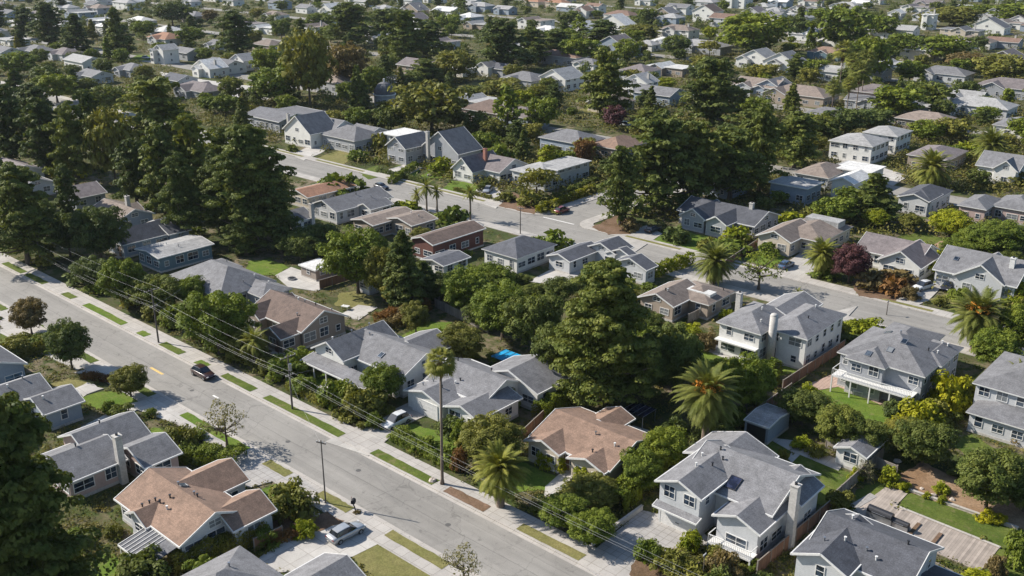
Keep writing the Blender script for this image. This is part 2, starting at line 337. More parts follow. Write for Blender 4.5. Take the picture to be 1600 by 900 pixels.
# the upper street with its side street and rounded corners in one sheet
pts = [(X0, 155), (X1, 158), (X1, 168.5), (-127, 168)] + arc(-127, 173, 5, 270, 180)[1:] + [(-132, 252), (-141, 252)] + arc(-146, 173, 5, 0, -90) + [(X0, 168)]
q = MB(); q.quad(*[(x, y, 0.0) for x, y in pts]); structure('side_street', q.mesh('side_street', 'asphalt'))
q = MB(); q.quad((X0, 242, 0.004), (200, 242, 0.004), (200, 251, 0.004), (X0, 251, 0.004)); structure('back_street', q.mesh('back_street', 'asphalt'))
for y in (330, 420, 520, 640): 
    q = MB(); q.quad((-1100, y, 0.0), (500, y, 0.0), (500, y+9, 0.0), (-1100, y+9, 0.0)); structure('far_street', q.mesh('far_street', 'asphalt')); ROADS.append((-1100, 500, y-1, y+10))
def walk(name, pts, z=0.11, mat='concrete'):
    q = MB(); n = len(pts); q.quad(*[(x, y, z) for x, y in pts])
    for i in range(n):
        a = pts[i]; c = pts[(i+1) % n]; q.quad((a[0], a[1], -0.02), (c[0], c[1], -0.02), (c[0], c[1], z), (a[0], a[1], z))
    structure(name, q.mesh(name, mat))
strip('pavement', X0, X1, 71.18, 74.5, -0.02, 0.11, 'concrete'); strip('kerb', X0, X1, 71.0, 71.178, -0.02, 0.13, 'kerb_concrete')
strip('pavement', X0, X1, 59.0, 62.0, -0.02, 0.11, 'concrete'); strip('kerb', X0, X1, 62.02, 62.2, -0.02, 0.13, 'kerb_concrete')
q = MB()
for y0, y1 in ((70.55, 70.99), (62.21, 62.65)): q.quad((X0, y0, 0.006), (X1, y0, 0.006), (X1, y1, 0.006), (X0, y1, 0.006))
structure('gutter', q.mesh('gutter', 'kerb_concrete'))
a1 = arc(-127, 173, 5, 270, 180); a2 = arc(-127, 173, 2.0, 180, 270)
walk('pavement', [(X1, 168.5)] + [(-127, 168)] + a1[1:] + [(-132, 240), (-129, 240)] + a2 + [(X1, 171.2)])
a3 = arc(-146, 173, 5, 0, -90); a4 = arc(-146, 173, 2.0, -90, 0)
walk('pavement', [(-141, 240)] + a3 + [(X0, 168), (X0, 171)] + a4 + [(-144, 240)])
walk('pavement', [(X0, 155), (X0, 152.2), (X1, 155.2), (X1, 158)])

DRV = []
def ground_poly(name, pts, z, mat, world=False, block=True):
    p = [(a, c) if world else tuple(W(a, c, z)[:2]) for a, c in pts]
    if name in ('lawn', 'flower_bed', 'bare_ground', 'dirt_bank'):
        o = []; rg = random.Random(int(p[0][0]*31))
        for i in range(len(p)):
            a, c = p[i], p[(i+1) % len(p)]; L = math.hypot(c[0]-a[0], c[1]-a[1]); k = max(1, int(L/.7)); n_ = (-(c[1]-a[1])/max(L, .01), (c[0]-a[0])/max(L, .01))
            for q_ in range(k): t_ = q_/k; s_ = rg.uniform(-.16, .16)+.18*math.sin(q_*.9+i); o.append((a[0]+(c[0]-a[0])*t_+n_[0]*s_, a[1]+(c[1]-a[1])*t_+n_[1]*s_))
        p = o
    area = sum(p[i-1][0]*p[i][1]-p[i][0]*p[i-1][1] for i in range(len(p)))
    if area < 0: p = p[::-1]
    q = MB(); n = len(p)
    q.quad(*[(x, y, z) for x, y in p])
    for i in range(n): a = p[i]; c = p[(i+1) % n]; q.quad((a[0], a[1], -0.02), (c[0], c[1], -0.02), (c[0], c[1], z), (a[0], a[1], z))
    if block: POLYS.append(((min(x for x, y in p), max(x for x, y in p), min(y for x, y in p), max(y for x, y in p)), p))
    return structure(name, q.mesh(name, mat))
_z = [0.03]
def lawn(pts, mat='lawn_green'): _z[0] += 0.0013; return ground_poly('lawn', pts, round(_z[0], 4), mat)
def paved(name, pts, mat='driveway_concrete'): _z[0] += 0.0013; return ground_poly(name, pts, round(_z[0], 4), mat)
# grass strips between kerb and pavement (start and end read off the photo's kerb line)
def verge(xa, ya, xb, yb, side, mat, y0=None, y1=None):
    a, c = W(xa, ya), W(xb, yb); u, v = (71.3, 72.8) if side > 0 else (60.5, 61.95)
    n = 10; q = MB()
    low = []; hi = []
    for i in range(n+1):
        x = a[0]+(c[0]-a[0])*i/n; low.append((x, u+random.uniform(0, 0.08), 0.135)); hi.append((x+random.uniform(-.1, .1), v+random.uniform(-0.12, 0.05), 0.135))
    q.quad(*(low+hi[::-1])); structure('verge_grass', q.mesh('verge_grass', mat))
for v in [(5, 412, 33, 428, 1, 'lawn_green'), (37, 430, 66, 445, 1, 'lawn_green'), (95, 460, 111, 468, 1, 'lawn_green'), (128, 478, 190, 509, 1, 'lawn_bright'), (212, 521, 226, 527, 1, 'lawn_bright'), (245, 540, 277, 556, 1, 'lawn_green'),
          (300, 568, 316, 576, 1, 'lawn_bright'), (340, 590, 386, 615, 1, 'lawn_green'), (405, 625, 525, 686, 1, 'lawn_green'), (572, 712, 668, 762, 1, 'lawn_green'), (690, 770, 752, 803, 1, 'mulch'), (806, 828, 900, 880, 1, 'lawn_dry'),
          (0, 474, 16, 483, -1, 'lawn_green'), (130, 553, 150, 566, -1, 'lawn_green'), (222, 605, 243, 617, -1, 'lawn_green'), (293, 645, 395, 700, -1, 'lawn_bright'), (430, 716, 465, 737, -1, 'lawn_dry'), (512, 765, 560, 792, -1, 'lawn_dry'), (622, 825, 715, 875, -1, 'lawn_dry')]:
    verge(*v)
q = MB()
for y0, y1 in ((169.0, 170.0),):
    for xa, xb in ((-260, -232), (-226, -205), (-196, -160), (-118, -104), (-96, -84), (-66, -52)):
        q.quad((xa, y0, 0.118), (xb, y0, 0.118), (xb, y1, 0.118), (xa, y1, 0.118))
structure('verge_grass', q.mesh('verge_grass', 'lawn_dry'))
# road marking remnants, manhole
q = MB(); p = W(246, 580); q.quad((p[0]-2, p[1]-.2, .008), (p[0]+1.6, p[1]-.25, .008), (p[0]+1.7, p[1]+.15, .008), (p[0]-2, p[1]+.2, .008)); structure('road_marking', q.mesh('road_marking', 'road_yellow'))
q = MB(); p = W(337, 620); q.quad((p[0]-.7, p[1]-.15, .008), (p[0]+.7, p[1]-.15, .008), (p[0]+.7, p[1]+.15, .008), (p[0]-.7, p[1]+.15, .008)); structure('road_marking', q.mesh('road_marking', 'road_white'))
q = MB(); q.quad((-131.9, 169.2, .008), (-131.9, 168.8, .008), (-140.8, 168.6, .008), (-140.8, 169, .008)); structure('road_marking', q.mesh('road_marking', 'road_white'))

for i, (px, py) in enumerate([(560, 735), (300, 610), (700, 820), (130, 480), (450, 690)]):
    c = W(px, py); q = MB(); q.tube([(c[0], c[1], -.05), (c[0], c[1], .008)], .34, 16); structure('manhole_cover', q.mesh('manhole_cover', 'manhole'))
# lawns, driveways, patios
for pts, mt_ in [
    ([(590, 683), (640, 662), (738, 686), (712, 712), (655, 700)], 'lawn_bright'), ([(455, 592), (482, 572), (527, 593), (483, 614)], 'lawn_bright'),
    ([(625, 527), (662, 503), (706, 503), (700, 518), (640, 536)], 'lawn_bright'), ([(815, 722), (872, 746), (850, 764), (800, 772), (780, 745)], 'lawn_bright'),
    ([(524, 478), (530, 458), (575, 452), (590, 478), (550, 480)], 'lawn_dry'), ([(382, 424), (388, 408), (422, 404), (452, 418), (430, 430), (400, 430)], 'lawn_bright'),
    ([(460, 438), (500, 430), (520, 440), (480, 452)], 'lawn_green'), ([(1140, 695), (1190, 680), (1243, 700), (1200, 738), (1150, 720)], 'lawn_green'),
    ([(1236, 712), (1262, 708), (1332, 742), (1310, 800), (1262, 782), (1212, 742)], 'lawn_green'), ([(1420, 769), (1600, 828), (1620, 870), (1560, 854), (1400, 792)], 'lawn_green'),
    ([(1562, 856), (1620, 872), (1620, 930), (1530, 896)], 'lawn_green'), ([(1340, 765), (1378, 752), (1402, 772), (1370, 800), (1335, 790)], 'lawn_green'),
    ([(1070, 565), (1082, 545), (1105, 541), (1170, 568), (1140, 590), (1095, 590)], 'lawn_bright'), ([(1270, 605), (1310, 600), (1395, 640), (1402, 668), (1330, 655)], 'lawn_bright'),
    ([(1235, 562), (1268, 556), (1252, 582), (1215, 588)], 'lawn_bright'), ([(1480, 690), (1515, 678), (1560, 702), (1510, 712)], 'lawn_green'),
    ([(1008, 372), (1065, 360), (1130, 375), (1130, 395), (1085, 398)], 'lawn_bright'), ([(1160, 405), (1180, 392), (1232, 398), (1205, 418)], 'lawn_bright'),
    ([(1383, 374), (1440, 362), (1478, 374), (1452, 388), (1400, 384)], 'lawn_green'), ([(1445, 470), (1490, 456), (1545, 466), (1500, 484)], 'lawn_dry'),
    ([(488, 250), (530, 233), (560, 243), (530, 260)], 'lawn_dry'), ([(605, 268), (625, 256), (662, 256), (650, 275)], 'lawn_bright'), ([(560, 268), (590, 258), (600, 275), (575, 280)], 'lawn_green'),
    ([(690, 296), (705, 283), (742, 284), (752, 297), (722, 304)], 'lawn_bright'), ([(655, 276), (672, 266), (702, 268), (690, 279)], 'lawn_bright'),
    ([(122, 622), (160, 612), (214, 612), (216, 628), (150, 640)], 'lawn_bright'), ([(80, 600), (110, 590), (150, 596), (120, 612)], 'lawn_dry'), ([(0, 520), (60, 505), (85, 520), (50, 545), (0, 540)], 'lawn_green'),
    ([(403, 770), (440, 750), (490, 770), (480, 800), (440, 806)], 'lawn_bright'), ([(548, 868), (603, 842), (722, 905), (700, 930), (600, 930)], 'lawn_dry'), ([(140, 880), (170, 862), (210, 900), (180, 940), (120, 930)], 'lawn_bright'),
    ([(215, 678), (240, 668), (262, 676), (240, 690)], 'lawn_bright'), ([(195, 95), (215, 86), (250, 86), (245, 94)], 'lawn_bright'), ([(330, 134), (360, 126), (402, 134), (390, 142)], 'lawn_dry'),
    ([(606, 122), (640, 112), (660, 120), (620, 128)], 'lawn_dry'), ([(700, 138), (740, 128), (800, 134), (790, 150), (730, 150)], 'lawn_dry'), ([(1105, 65), (1180, 60), (1190, 66), (1110, 72)], 'lawn_dry'), ([(1320, 208), (1340, 200), (1420, 205), (1430, 214)], 'lawn_dry'),
    ([(1225, 142), (1260, 134), (1285, 140), (1240, 148)], 'lawn_dry'), ([(890, 174), (920, 168), (940, 174), (910, 182)], 'lawn_dry'), ([(1255, 250), (1280, 240), (1290, 248), (1262, 256)], 'lawn_dry'), ([(1325, 256), (1350, 248), (1400, 258), (1370, 262)], 'lawn_dry')]:
    lawn(pts, mt_)
for nm, pts, mt_ in [
    ('driveway', [(508, 690), (575, 712), (632, 664), (690, 638), (640, 628)], 'driveway_concrete'),
    ('driveway', [(903, 880), (1003, 797), (1075, 812), (1120, 850), (1060, 855), (985, 895), (960, 915)], 'grey_paving'),
    ('driveway', [(560, 795), (640, 838), (600, 845), (520, 885), (430, 895), (385, 885), (450, 840), (500, 815)], 'light_concrete'),
    ('garden_path', [(474, 622), (492, 604), (548, 590), (562, 600), (520, 604), (490, 626)], 'light_concrete'),
    ('garden_path', [(852, 760), (880, 735), (898, 742), (875, 768), (850, 778)], 'light_concrete'),
    ('patio', [(955, 672), (990, 665), (1040, 680), (1005, 700)], 'light_concrete'), ('patio', [(430, 430), (455, 417), (520, 440), (495, 455), (450, 448)], 'light_concrete'),
    ('patio', [(825, 440), (880, 410), (912, 425), (890, 447)], 'light_concrete'), ('patio', [(1250, 605), (1300, 585), (1395, 625), (1400, 642), (1310, 604), (1275, 610)], 'brick_paving'),
    ('patio', [(1088, 542), (1120, 530), (1200, 560), (1165, 572)], 'light_concrete'), ('patio', [(530, 492), (560, 476), (590, 480), (560, 500)], 'light_concrete'),
    ('garden_path', [(1198, 683), (1240, 688), (1320, 722), (1310, 735), (1250, 710), (1225, 735), (1208, 740), (1238, 706)], 'light_concrete'),
    ('deck', [(1385, 760), (1420, 769), (1400, 790), (1562, 855), (1532, 893), (1350, 815), (1330, 800)], 'deck_wood'),
    ('driveway', [(590, 270), (635, 256), (660, 262), (620, 282)], 'light_concrete'), ('driveway', [(455, 242), (490, 225), (530, 222), (500, 240), (475, 250)], 'light_concrete'),
    ('driveway', [(735, 312), (745, 295), (775, 290), (790, 312), (775, 325)], 'light_concrete'), ('driveway', [(1210, 425), (1250, 395), (1290, 400), (1262, 440)], 'driveway_concrete'),
    ('driveway', [(1380, 470), (1425, 435), (1475, 445), (1450, 470), (1420, 482)], 'driveway_concrete'), ('driveway', [(990, 395), (940, 375), (1010, 352), (1035, 365)], 'driveway_concrete'),
    ('driveway', [(1320, 500), (1290, 520), (1240, 540), (1290, 490), (1340, 478)], 'driveway_concrete'), ('driveway', [(0, 500), (20, 505), (60, 530), (140, 570), (120, 578), (40, 540), (0, 520)], 'driveway_concrete'),
    ('garden_path', [(115, 582), (170, 568), (210, 590), (205, 600), (150, 585)], 'light_concrete'), ('garden_path', [(110, 675), (150, 655), (195, 632), (240, 622), (290, 652), (270, 660), (215, 640), (160, 660)], 'light_concrete'),
    ('driveway', [(330, 680), (390, 705), (470, 745), (500, 770), (440, 748), (390, 762), (345, 740), (345, 700)], 'grey_paving'),
    ('dirt_bank', [(1400, 745), (1440, 722), (1620, 800), (1620, 830), (1590, 824), (1420, 768)], 'dirt'), ('flower_bed', [(1330, 440), (1390, 420), (1440, 440), (1400, 470), (1340, 462)], 'mulch'),
    ('flower_bed', [(925, 355), (965, 335), (1000, 352), (985, 366), (950, 366)], 'mulch'), ('flower_bed', [(390, 790), (430, 806), (480, 806), (510, 800), (540, 815), (500, 830), (430, 830)], 'mulch'),
    ('flower_bed', [(780, 322), (800, 300), (850, 318), (835, 335)], 'mulch'), ('bare_ground', [(1448, 386), (1478, 374), (1500, 376), (1475, 395)], 'dirt'),
    ('bare_ground', [(110, 612), (135, 598), (160, 606), (130, 620)], 'light_concrete'), ('gravel_path', [(1320, 250), (1380, 262), (1420, 275), (1395, 290), (1300, 258)], 'light_concrete'),
    ('flower_bed', [(985, 890), (1000, 868), (1050, 858), (1100, 880), (1110, 905), (990, 912)], 'mulch'), ('bare_ground', [(250, 112), (300, 122), (420, 138), (420, 156), (330, 150), (260, 130)], 'light_concrete'),
    ('back_path', [(1290, 810), (1360, 770), (1370, 776), (1300, 818)], 'grey_paving')]:
    paved(nm, pts, mt_)

mt = bpy.data.materials.new('haze'); mt.use_nodes = True; MATS['haze'] = mt; t = mt.node_tree; t.nodes.remove(t.nodes['Principled BSDF'])
v = t.nodes.new('ShaderNodeVolumePrincipled'); v.inputs['Density'].default_value = 0.00004; v.inputs['Color'].default_value = (0.80, 0.88, 1.0, 1); v.inputs['Anisotropy'].default_value = 0.2
t.links.new(v.outputs[0], t.nodes['Material Output'].inputs['Volume'])

# ------------------------------------------------------------------ houses
# a wing is read off the photo by its eave corners L(eft), B(ottom), R(ight) at the eave height
def wing(L=None, B=None, R=None, ze=2.9, w=None, d=None, ax='x', k='gable', p=0.40, oh=0.45, z0=0.0):
    l = W(*L, ze) if L else None; bb = W(*B, ze) if B else None; r = W(*R, ze) if R else None
    x0 = l[0] if L else None; y0 = l[1] if L else bb[1]
    if L and B: y0 = (l[1]+bb[1])/2
    x1 = bb[0] if B else (r[0] if R else None)
    if B and R: x1 = (bb[0]+r[0])/2
    y1 = r[1] if R else y0+d
    if d is not None: y1 = y0+d
    if x1 is None: x1 = x0+w
    elif w is not None: x0 = x1-w
    return dict(x0=x0, x1=x1, y0=y0, y1=y1, ze=ze, ax=ax, k=k, p=p, oh=oh, z0=z0)
def roof_h(w, x, y):
    if not (w['x0'] <= x <= w['x1'] and w['y0'] <= y <= w['y1']): return -1
    dx = min(x-w['x0'], w['x1']-x); dy = min(y-w['y0'], w['y1']-y)
    if w['k'] == 'flat': return w['ze']+0.12
    if w['k'] == 'hip': return w['ze']+w['p']*min(dx, dy)
    return w['ze']+w['p']*(dy if w['ax'] == 'x' else dx)
_wcache = {}
def win_mesh(w, h, style, glass):
    key = (round(w, 1), round(h, 1), style, glass)
    if key not in _wcache:
        w, h = key[0], key[1]; f = MB(); t = 0.09; d = 0.07
        f.box(-w/2, -d, 0, -w/2+t, 0.02, h); f.box(w/2-t, -d, 0, w/2, 0.02, h)
        f.box(-w/2+t, -d, 0, w/2-t, 0.02, t); f.box(-w/2+t, -d, h-t, w/2-t, 0.02, h)
        n = 1 if w < 1.2 else (2 if w < 2.4 else int(w/1.1))
        for i in range(1, n): x = -w/2+w*i/n; f.box(x-.03, -d+.01, t, x+.03, 0.02, h-t)
        if style == 'bars': f.box(-w/2+t, -d+.012, h*.5-.025, w/2-t, 0.018, h*.5+.025)
        g = MB(); g.box(-w/2+t, -0.03, t, w/2-t, 0.01, h-t)
        _wcache[key] = (f.mesh('window', 'trim_white'), g.mesh('pane', glass))
    return _wcache[key]
FACE = {'-y': 0.0, '+x': math.pi/2, '+y': math.pi, '-x': -math.pi/2}
def add_window(root, base, x, y, z, face, w=1.4, h=1.2, style='bars', glass='window_glass'):
    f, g = win_mesh(w, h, style, glass); o = link('window', f, root, (x-base[0], y-base[1], z), FACE[face]); link('pane', g, o); return o
def wall_rect(w):
    o = w['oh']; return w['x0']+o, w['x1']-o, w['y0']+o, w['y1']-o
ALLW = []
def house(name, label, short, wings, roof, wall, trim='trim_white', cat='house', win='bars', glass='window_glass', windows=True, chim=(), sky=(), vents=0, garage=(), doors=(), solar=(), big=(), density=2.7, detail=True, group=None, hidden=False):
    cx = sum((w['x0']+w['x1'])/2 for w in wings)/len(wings); cy = sum((w['y0']+w['y1'])/2 for w in wings)/len(wings); base = (cx, cy, 0.0)
    root = bpy.data.objects.new(name, None); C.objects.link(root); root.location = base; root.empty_display_size = 1
    R = MB(); T = MB(); Wm = MB(); Pm = MB()
    for i, w in enumerate(wings):
        e = i*0.017; x0, x1, y0, y1 = w['x0'], w['x1'], w['y0'], w['y1']; ze = w['ze']+e; th = 0.17; oh = w['oh']; p = w['p']; z0 = w['z0']
        RECTS.append((x0, x1, y0, y1)) if z0 == 0 else None
        a0, a1, b0, b1 = x0+oh, x1-oh, y0+oh+i*.003, y1-oh-i*.003
        if w['k'] == 'flat':
            R.box(x0, y0, ze-0.05, x1, y1, ze+0.12); top = ze-0.05
            T.box(x0-.04, y0-.04, ze-.09, x1+.04, y0+.06, ze+.17); T.box(x0-.04, y1-.06, ze-.09, x1+.04, y1+.04, ze+.17)
            T.box(x0-.04, y0+.06, ze-.09, x0+.06, y1-.06, ze+.17); T.box(x1-.06, y0+.06, ze-.09, x1+.04, y1-.06, ze+.17)
            Wm.box(a0, b0, z0-.1, a1, b1, top)
        elif w['k'] == 'hip':
            hx, hy = (x1-x0)/2, (y1-y0)/2; s = min(hx, hy); zr = ze+p*s
            A = (x0+s, (y0+s if hx < hy else (y0+y1)/2), zr); Bq = (x1-s, (y1-s if hx < hy else (y0+y1)/2), zr)
            if hx < hy: A = ((x0+x1)/2, y0+s, zr); Bq = ((x0+x1)/2, y1-s, zr)
            c0, c1, c2, c3 = (x0, y0, ze), (x1, y0, ze), (x1, y1, ze), (x0, y1, ze)
            if hx >= hy: R.quad(c0, c1, Bq, A); R.quad(c1, c2, Bq); R.quad(c2, c3, A, Bq); R.quad(c3, c0, A)
            else: R.quad(c0, c1, A); R.quad(c1, c2, Bq, A); R.quad(c2, c3, Bq); R.quad(c3, c0, A, Bq)
            T.quad((x0, y1, ze-th), (x1, y1, ze-th), (x1, y0, ze-th), (x0, y0, ze-th))
            for u, v in ((c0, c1), (c1, c2), (c2, c3), (c3, c0)): T.quad((u[0], u[1], ze-th), (v[0], v[1], ze-th), v, u)
            Wm.box(a0, b0, z0-.1, a1, b1, ze-th+.02)
        else:
            X = w['ax'] == 'x'
            if X: lo, hi, s0, s1 = x0, x1, y0, y1
            else: lo, hi, s0, s1 = y0, y1, x0, x1
            def V(l, s, z): return (l, s, z) if X else (s, l, z)
            sm = (s0+s1)/2; zr = ze+p*(s1-s0)/2
            def Q(mb, *ps): mb.quad(*(ps if X else ps[::-1]))
            for s, sgn in ((s0, 1), (s1, -1)):
                pts = (V(lo, s, ze), V(hi, s, ze), V(hi, sm, zr), V(lo, sm, zr)); und = tuple((a, b_, c-th) for a, b_, c in pts)
                if sgn > 0: Q(R, *pts); Q(T, *und[::-1])
                else: Q(R, *pts[::-1]); Q(T, *und)
                T.bar(V(lo-.05, s, ze-.07), V(hi+.05, s, ze-.07), 0.13, 0.19)            # gutter board
                for l in (lo, hi): T.bar(V(l, s, ze-.07), V(l, sm, zr-.07), 0.07, 0.24)    # barge board
            # wall prism
            wz = ze+p*oh-th; wr = zr-th; g0, g1, t0, t1 = lo+oh, hi-oh, s0+oh, s1-oh
            if not X: g0 += i*.003; g1 -= i*.003
            prof = [(t0, z0-.1), (t1, z0-.1), (t1, wz), (sm, wr), (t0, wz)]
            for k in range(5):
                u = prof[k]; v = prof[(k+1) % 5]; Q(Wm, V(g0, u[0], u[1]), V(g0, v[0], v[1]), V(g1, v[0], v[1]), V(g1, u[0], u[1]))
            Q(Wm, *[V(g0, s, z) for s, z in prof][::-1]); Q(Wm, *[V(g1, s, z) for s, z in prof])
        # plinth
        if z0 == 0 and detail: Pm.box(a0-.04, b0-.04, -.05, a1+.04, b1+.04, 0.35+e)
    link('wall', Wm.mesh('wall', 'wall_'+wall, base), root); link('roof', R.mesh('roof', 'shingle_'+roof, base), root); link('fascia', T.mesh('fascia', trim, base), root)
    if Pm.v: link('plinth', Pm.mesh('plinth', 'masonry', base), root)
    # windows on the walls
    rnd = random.Random(int(abs(cx*13+cy*7)))
    def inside_other(x, y, z, wi):
        for j, o in enumerate(wings):
            if j != wi and o['x0'] < x < o['x1'] and o['y0'] < y < o['y1'] and z < roof_h(o, x, y) and z > o['z0']-.2: return True
        return False
    if windows:
        for wi, w in enumerate(wings):
            a0, a1, b0, b1 = wall_rect(w); floors = [1.0] if w['ze'] < 4.6 else ([1.0, 3.7] if w['z0'] == 0 else [w['z0']+1.0])
            faces = [('-y', a0, a1, b0+wi*.003), ('+x', b0, b1, a1)]
            if detail: faces += [('+y', a0, a1, b1-wi*.003), ('-x', b0, b1, a0)]
            for face, lo, hi, c in faces:
                L = hi-lo; n = max(1, int(L/density))
                if L < 1.6: continue
                for z in floors:
                    for k in range(n):
                        t = lo+L*(k+.5)/n; ww = rnd.choice([1.0, 1.5, 1.8, 2.2, 2.6]) if L/n > 2.6 else rnd.choice([1.1, 1.5])
                        hh = rnd.choice([1.2, 1.4, 1.6]); x, y = (t, c) if face in ('-y', '+y') else (c, t)
                        out = {'-y': (0, -.25), '+y': (0, .25), '+x': (.25, 0), '-x': (-.25, 0)}[face]
                        if inside_other(x+out[0], y+out[1], z+.5, wi): continue
                        if any(abs(x-g[0]) < g[2]/2+ww/2 and abs(y-g[1]) < g[2]/2+ww/2 and z < 3 for g in garage): continue
                        if z+hh > w['ze']-.1: hh = w['ze']-.15-z
                        if hh < .6: continue
                        add_window(root, base, x, y, z, face, min(ww, L/n-.5), hh, win, glass)
                if w['k'] == 'gable' and ((w['ax'] == 'y') == (face in ('-y', '+y'))) and w['p']*(L/2) > 1.35:
                    x, y = ((lo+hi)/2, c) if face in ('-y', '+y') else (c, (lo+hi)/2)
                    out = {'-y': (0, -.3), '+y': (0, .3), '+x': (.3, 0), '-x': (-.3, 0)}[face]
                    if not inside_other(x+out[0], y+out[1], w['ze']+.5, wi): add_window(root, base, x, y, w['ze']+.05, face, min(1.6, L*.25), min(1.1, w['p']*L/2*.55), win, glass)
    for x, y, ww, face in garage:
        g = MB(); g.box(-ww/2, -.06, 0.02, ww/2, .02, 2.2)
        for k in range(1, 4): g.box(-ww/2+.05, -.075, .55*k-.02, ww/2-.05, -.058, .55*k+.02)
        o = link('garage_door', g.mesh('garage_door', 'garage_paint'), root, (x-base[0], y-base[1], 0), FACE[face])
        h_ = MB(); h_.box(-.25, -.12, .9, .25, -.075, .96); link('handle', h_.mesh('handle', 'dark_metal'), o)
        f = MB(); f.box(-ww/2-.14, -.09, 0, -ww/2, .02, 2.34); f.box(ww/2, -.09, 0, ww/2+.14, .02, 2.34); f.box(-ww/2, -.09, 2.2, ww/2, .02, 2.34); link('frame', f.mesh('frame', 'trim_white'), o)
    for x, y, face in doors:
        g = MB(); g.box(-.48, -.05, 0.15, .48, .02, 2.2); o = link('door', g.mesh('door', 'door_paint'), root, (x-base[0], y-base[1], 0), FACE[face])
        h_ = MB(); h_.box(.32, -.1, 1.1, .4, -.05, 1.18); link('handle', h_.mesh('handle', 'metal_grey'), o)
        st = MB(); st.box(-.8, -.9, 0, .8, -.06, .15); link('step', st.mesh('step', 'masonry'), root, (x-base[0], y-base[1], 0), FACE[face])
    for (px, py, zt, mat) in chim:
        c = W(px, py, zt); s = 0.42; q = MB(); q.box(c[0]-s, c[1]-s, 0, c[0]+s, c[1]+s, zt-.12, 0); q.box(c[0]-s-.08, c[1]-s-.08, zt-.12, c[0]+s+.08, c[1]+s+.08, zt, 0)
        o = link('chimney', q.mesh('chimney', mat, base), root); q = MB(); q.tube([(c[0], c[1], zt), (c[0], c[1], zt+.3)], .17, 8); link('flue', q.mesh('flue', 'dark_metal', base), o)
    def on_roof(px, py):
        z = 14.0
        while z > 1:
            c = W(px, py, z)
            h = max(roof_h(w, c[0], c[1]) for w in wings)
            if h >= z: return c[0], c[1], h
            z -= 0.06
        return None
    def slope(x, y):
        best = max(wings, key=lambda w: roof_h(w, x, y)); h = roof_h(best, x, y)
        return (roof_h(best, x+.05, y)-h)/.05, (roof_h(best, x, y+.05)-h)/.05
    def on_slope(pos, w_, h_, t, mat, nm, frame=None):
        sx, sy = slope(pos[0], pos[1])
        if abs(sx) > 1 or abs(sy) > 1: sx = sy = 0
        n = Vector((-sx, -sy, 1)).normalized(); q = MB(); q.box(-w_/2, -h_/2, 0.02, w_/2, h_/2, t)
        o = link(nm, q.mesh(nm, mat), root, (pos[0]-base[0], pos[1]-base[1], pos[2])); o.rotation_euler = n.to_track_quat('Z', 'Y').to_euler()
        if frame: f = MB(); [f.box(*a) for a in ((-w_/2-.07, -h_/2-.07, 0, w_/2+.07, -h_/2, t+.03), (-w_/2-.07, h_/2, 0, w_/2+.07, h_/2+.07, t+.03), (-w_/2-.07, -h_/2, 0, -w_/2, h_/2, t+.03), (w_/2, -h_/2, 0, w_/2+.07, h_/2, t+.03))]; link('frame', f.mesh('frame', frame), o)
    for px, py in sky:
        r = on_roof(px, py)
        if r: on_slope(r, .7, .9, .12, 'window_glass', 'skylight', 'metal_grey')
    for px, py, w_, h_ in solar:
        r = on_roof(px, py)
        if r: on_slope(r, w_, h_, .14, 'solar', 'solar_panel', 'dark_metal')
    for k in range(vents):
        w = rnd.choice(wings[:2]); x = rnd.uniform(w['x0']+1.2, w['x1']-1.2); y = rnd.uniform(w['y0']+1.2, w['y1']-1.2); h = max(roof_h(o, x, y) for o in wings)
        q = MB(); q.tube([(0, 0, -.1), (0, 0, .38)], .09, 8); q.tube([(0, 0, .38), (0, 0, .46)], .15, 8)
        link('roof_vent', q.mesh('roof_vent', rnd.choice(['metal_grey', 'trim_white', 'dark_metal'])), root, (x-base[0], y-base[1], h))
    if label: tag(root, label, cat, group)
    w = wings[0]
    if short: landmark(short, (cx, cy, 2.5))
    ALLW.append((name, short, [(round(w['x0'], 1), round(w['x1'], 1), round(w['y0'], 1), round(w['y1'], 1)) for w in wings]))
    return root, base
def face_pt(w, face, t):
    a0, a1, b0, b1 = wall_rect(w)
    return {'-y': (a0+(a1-a0)*t, b0), '+y': (a0+(a1-a0)*t, b1), '+x': (a1, b0+(b1-b0)*t), '-x': (a0, b0+(b1-b0)*t)}[face]
def gar(w, face, t, ww): p = face_pt(w, face, t); return (p[0], p[1], ww, face)
def dr(w, face, t): p = face_pt(w, face, t); return (p[0], p[1], face)
def porch(root, base, x0, x1, y0, y1, z, mat='shingle_grey', posts=3, drop=0.5, deck=None):
    q = MB(); q.quad((x0, y0, z-drop), (x1, y0, z-drop), (x1, y1, z), (x0, y1, z)); q.quad((x0, y1, z-.14), (x1, y1, z-.14), (x1, y0, z-drop-.14), (x0, y0, z-drop-.14))
    o = link('porch_roof', q.mesh('porch_roof', mat, base), root)
    q = MB(); q.bar((x0, y0, z-drop-.07), (x1, y0, z-drop-.07), .1, .2); q.bar((x0, y0, z-drop-.07), (x0, y1, z-.07), .08, .2); q.bar((x1, y0, z-drop-.07), (x1, y1, z-.07), .08, .2)
    link('fascia', q.mesh('fascia', 'trim_white', base), o)
    for i in range(posts):
        x = x0+.2+(x1-x0-.4)*i/max(1, posts-1); q = MB(); q.box(x-.08, y0+.12, 0, x+.08, y0+.28, z-drop-.05); link('post', q.mesh('post', 'trim_white', base), root)
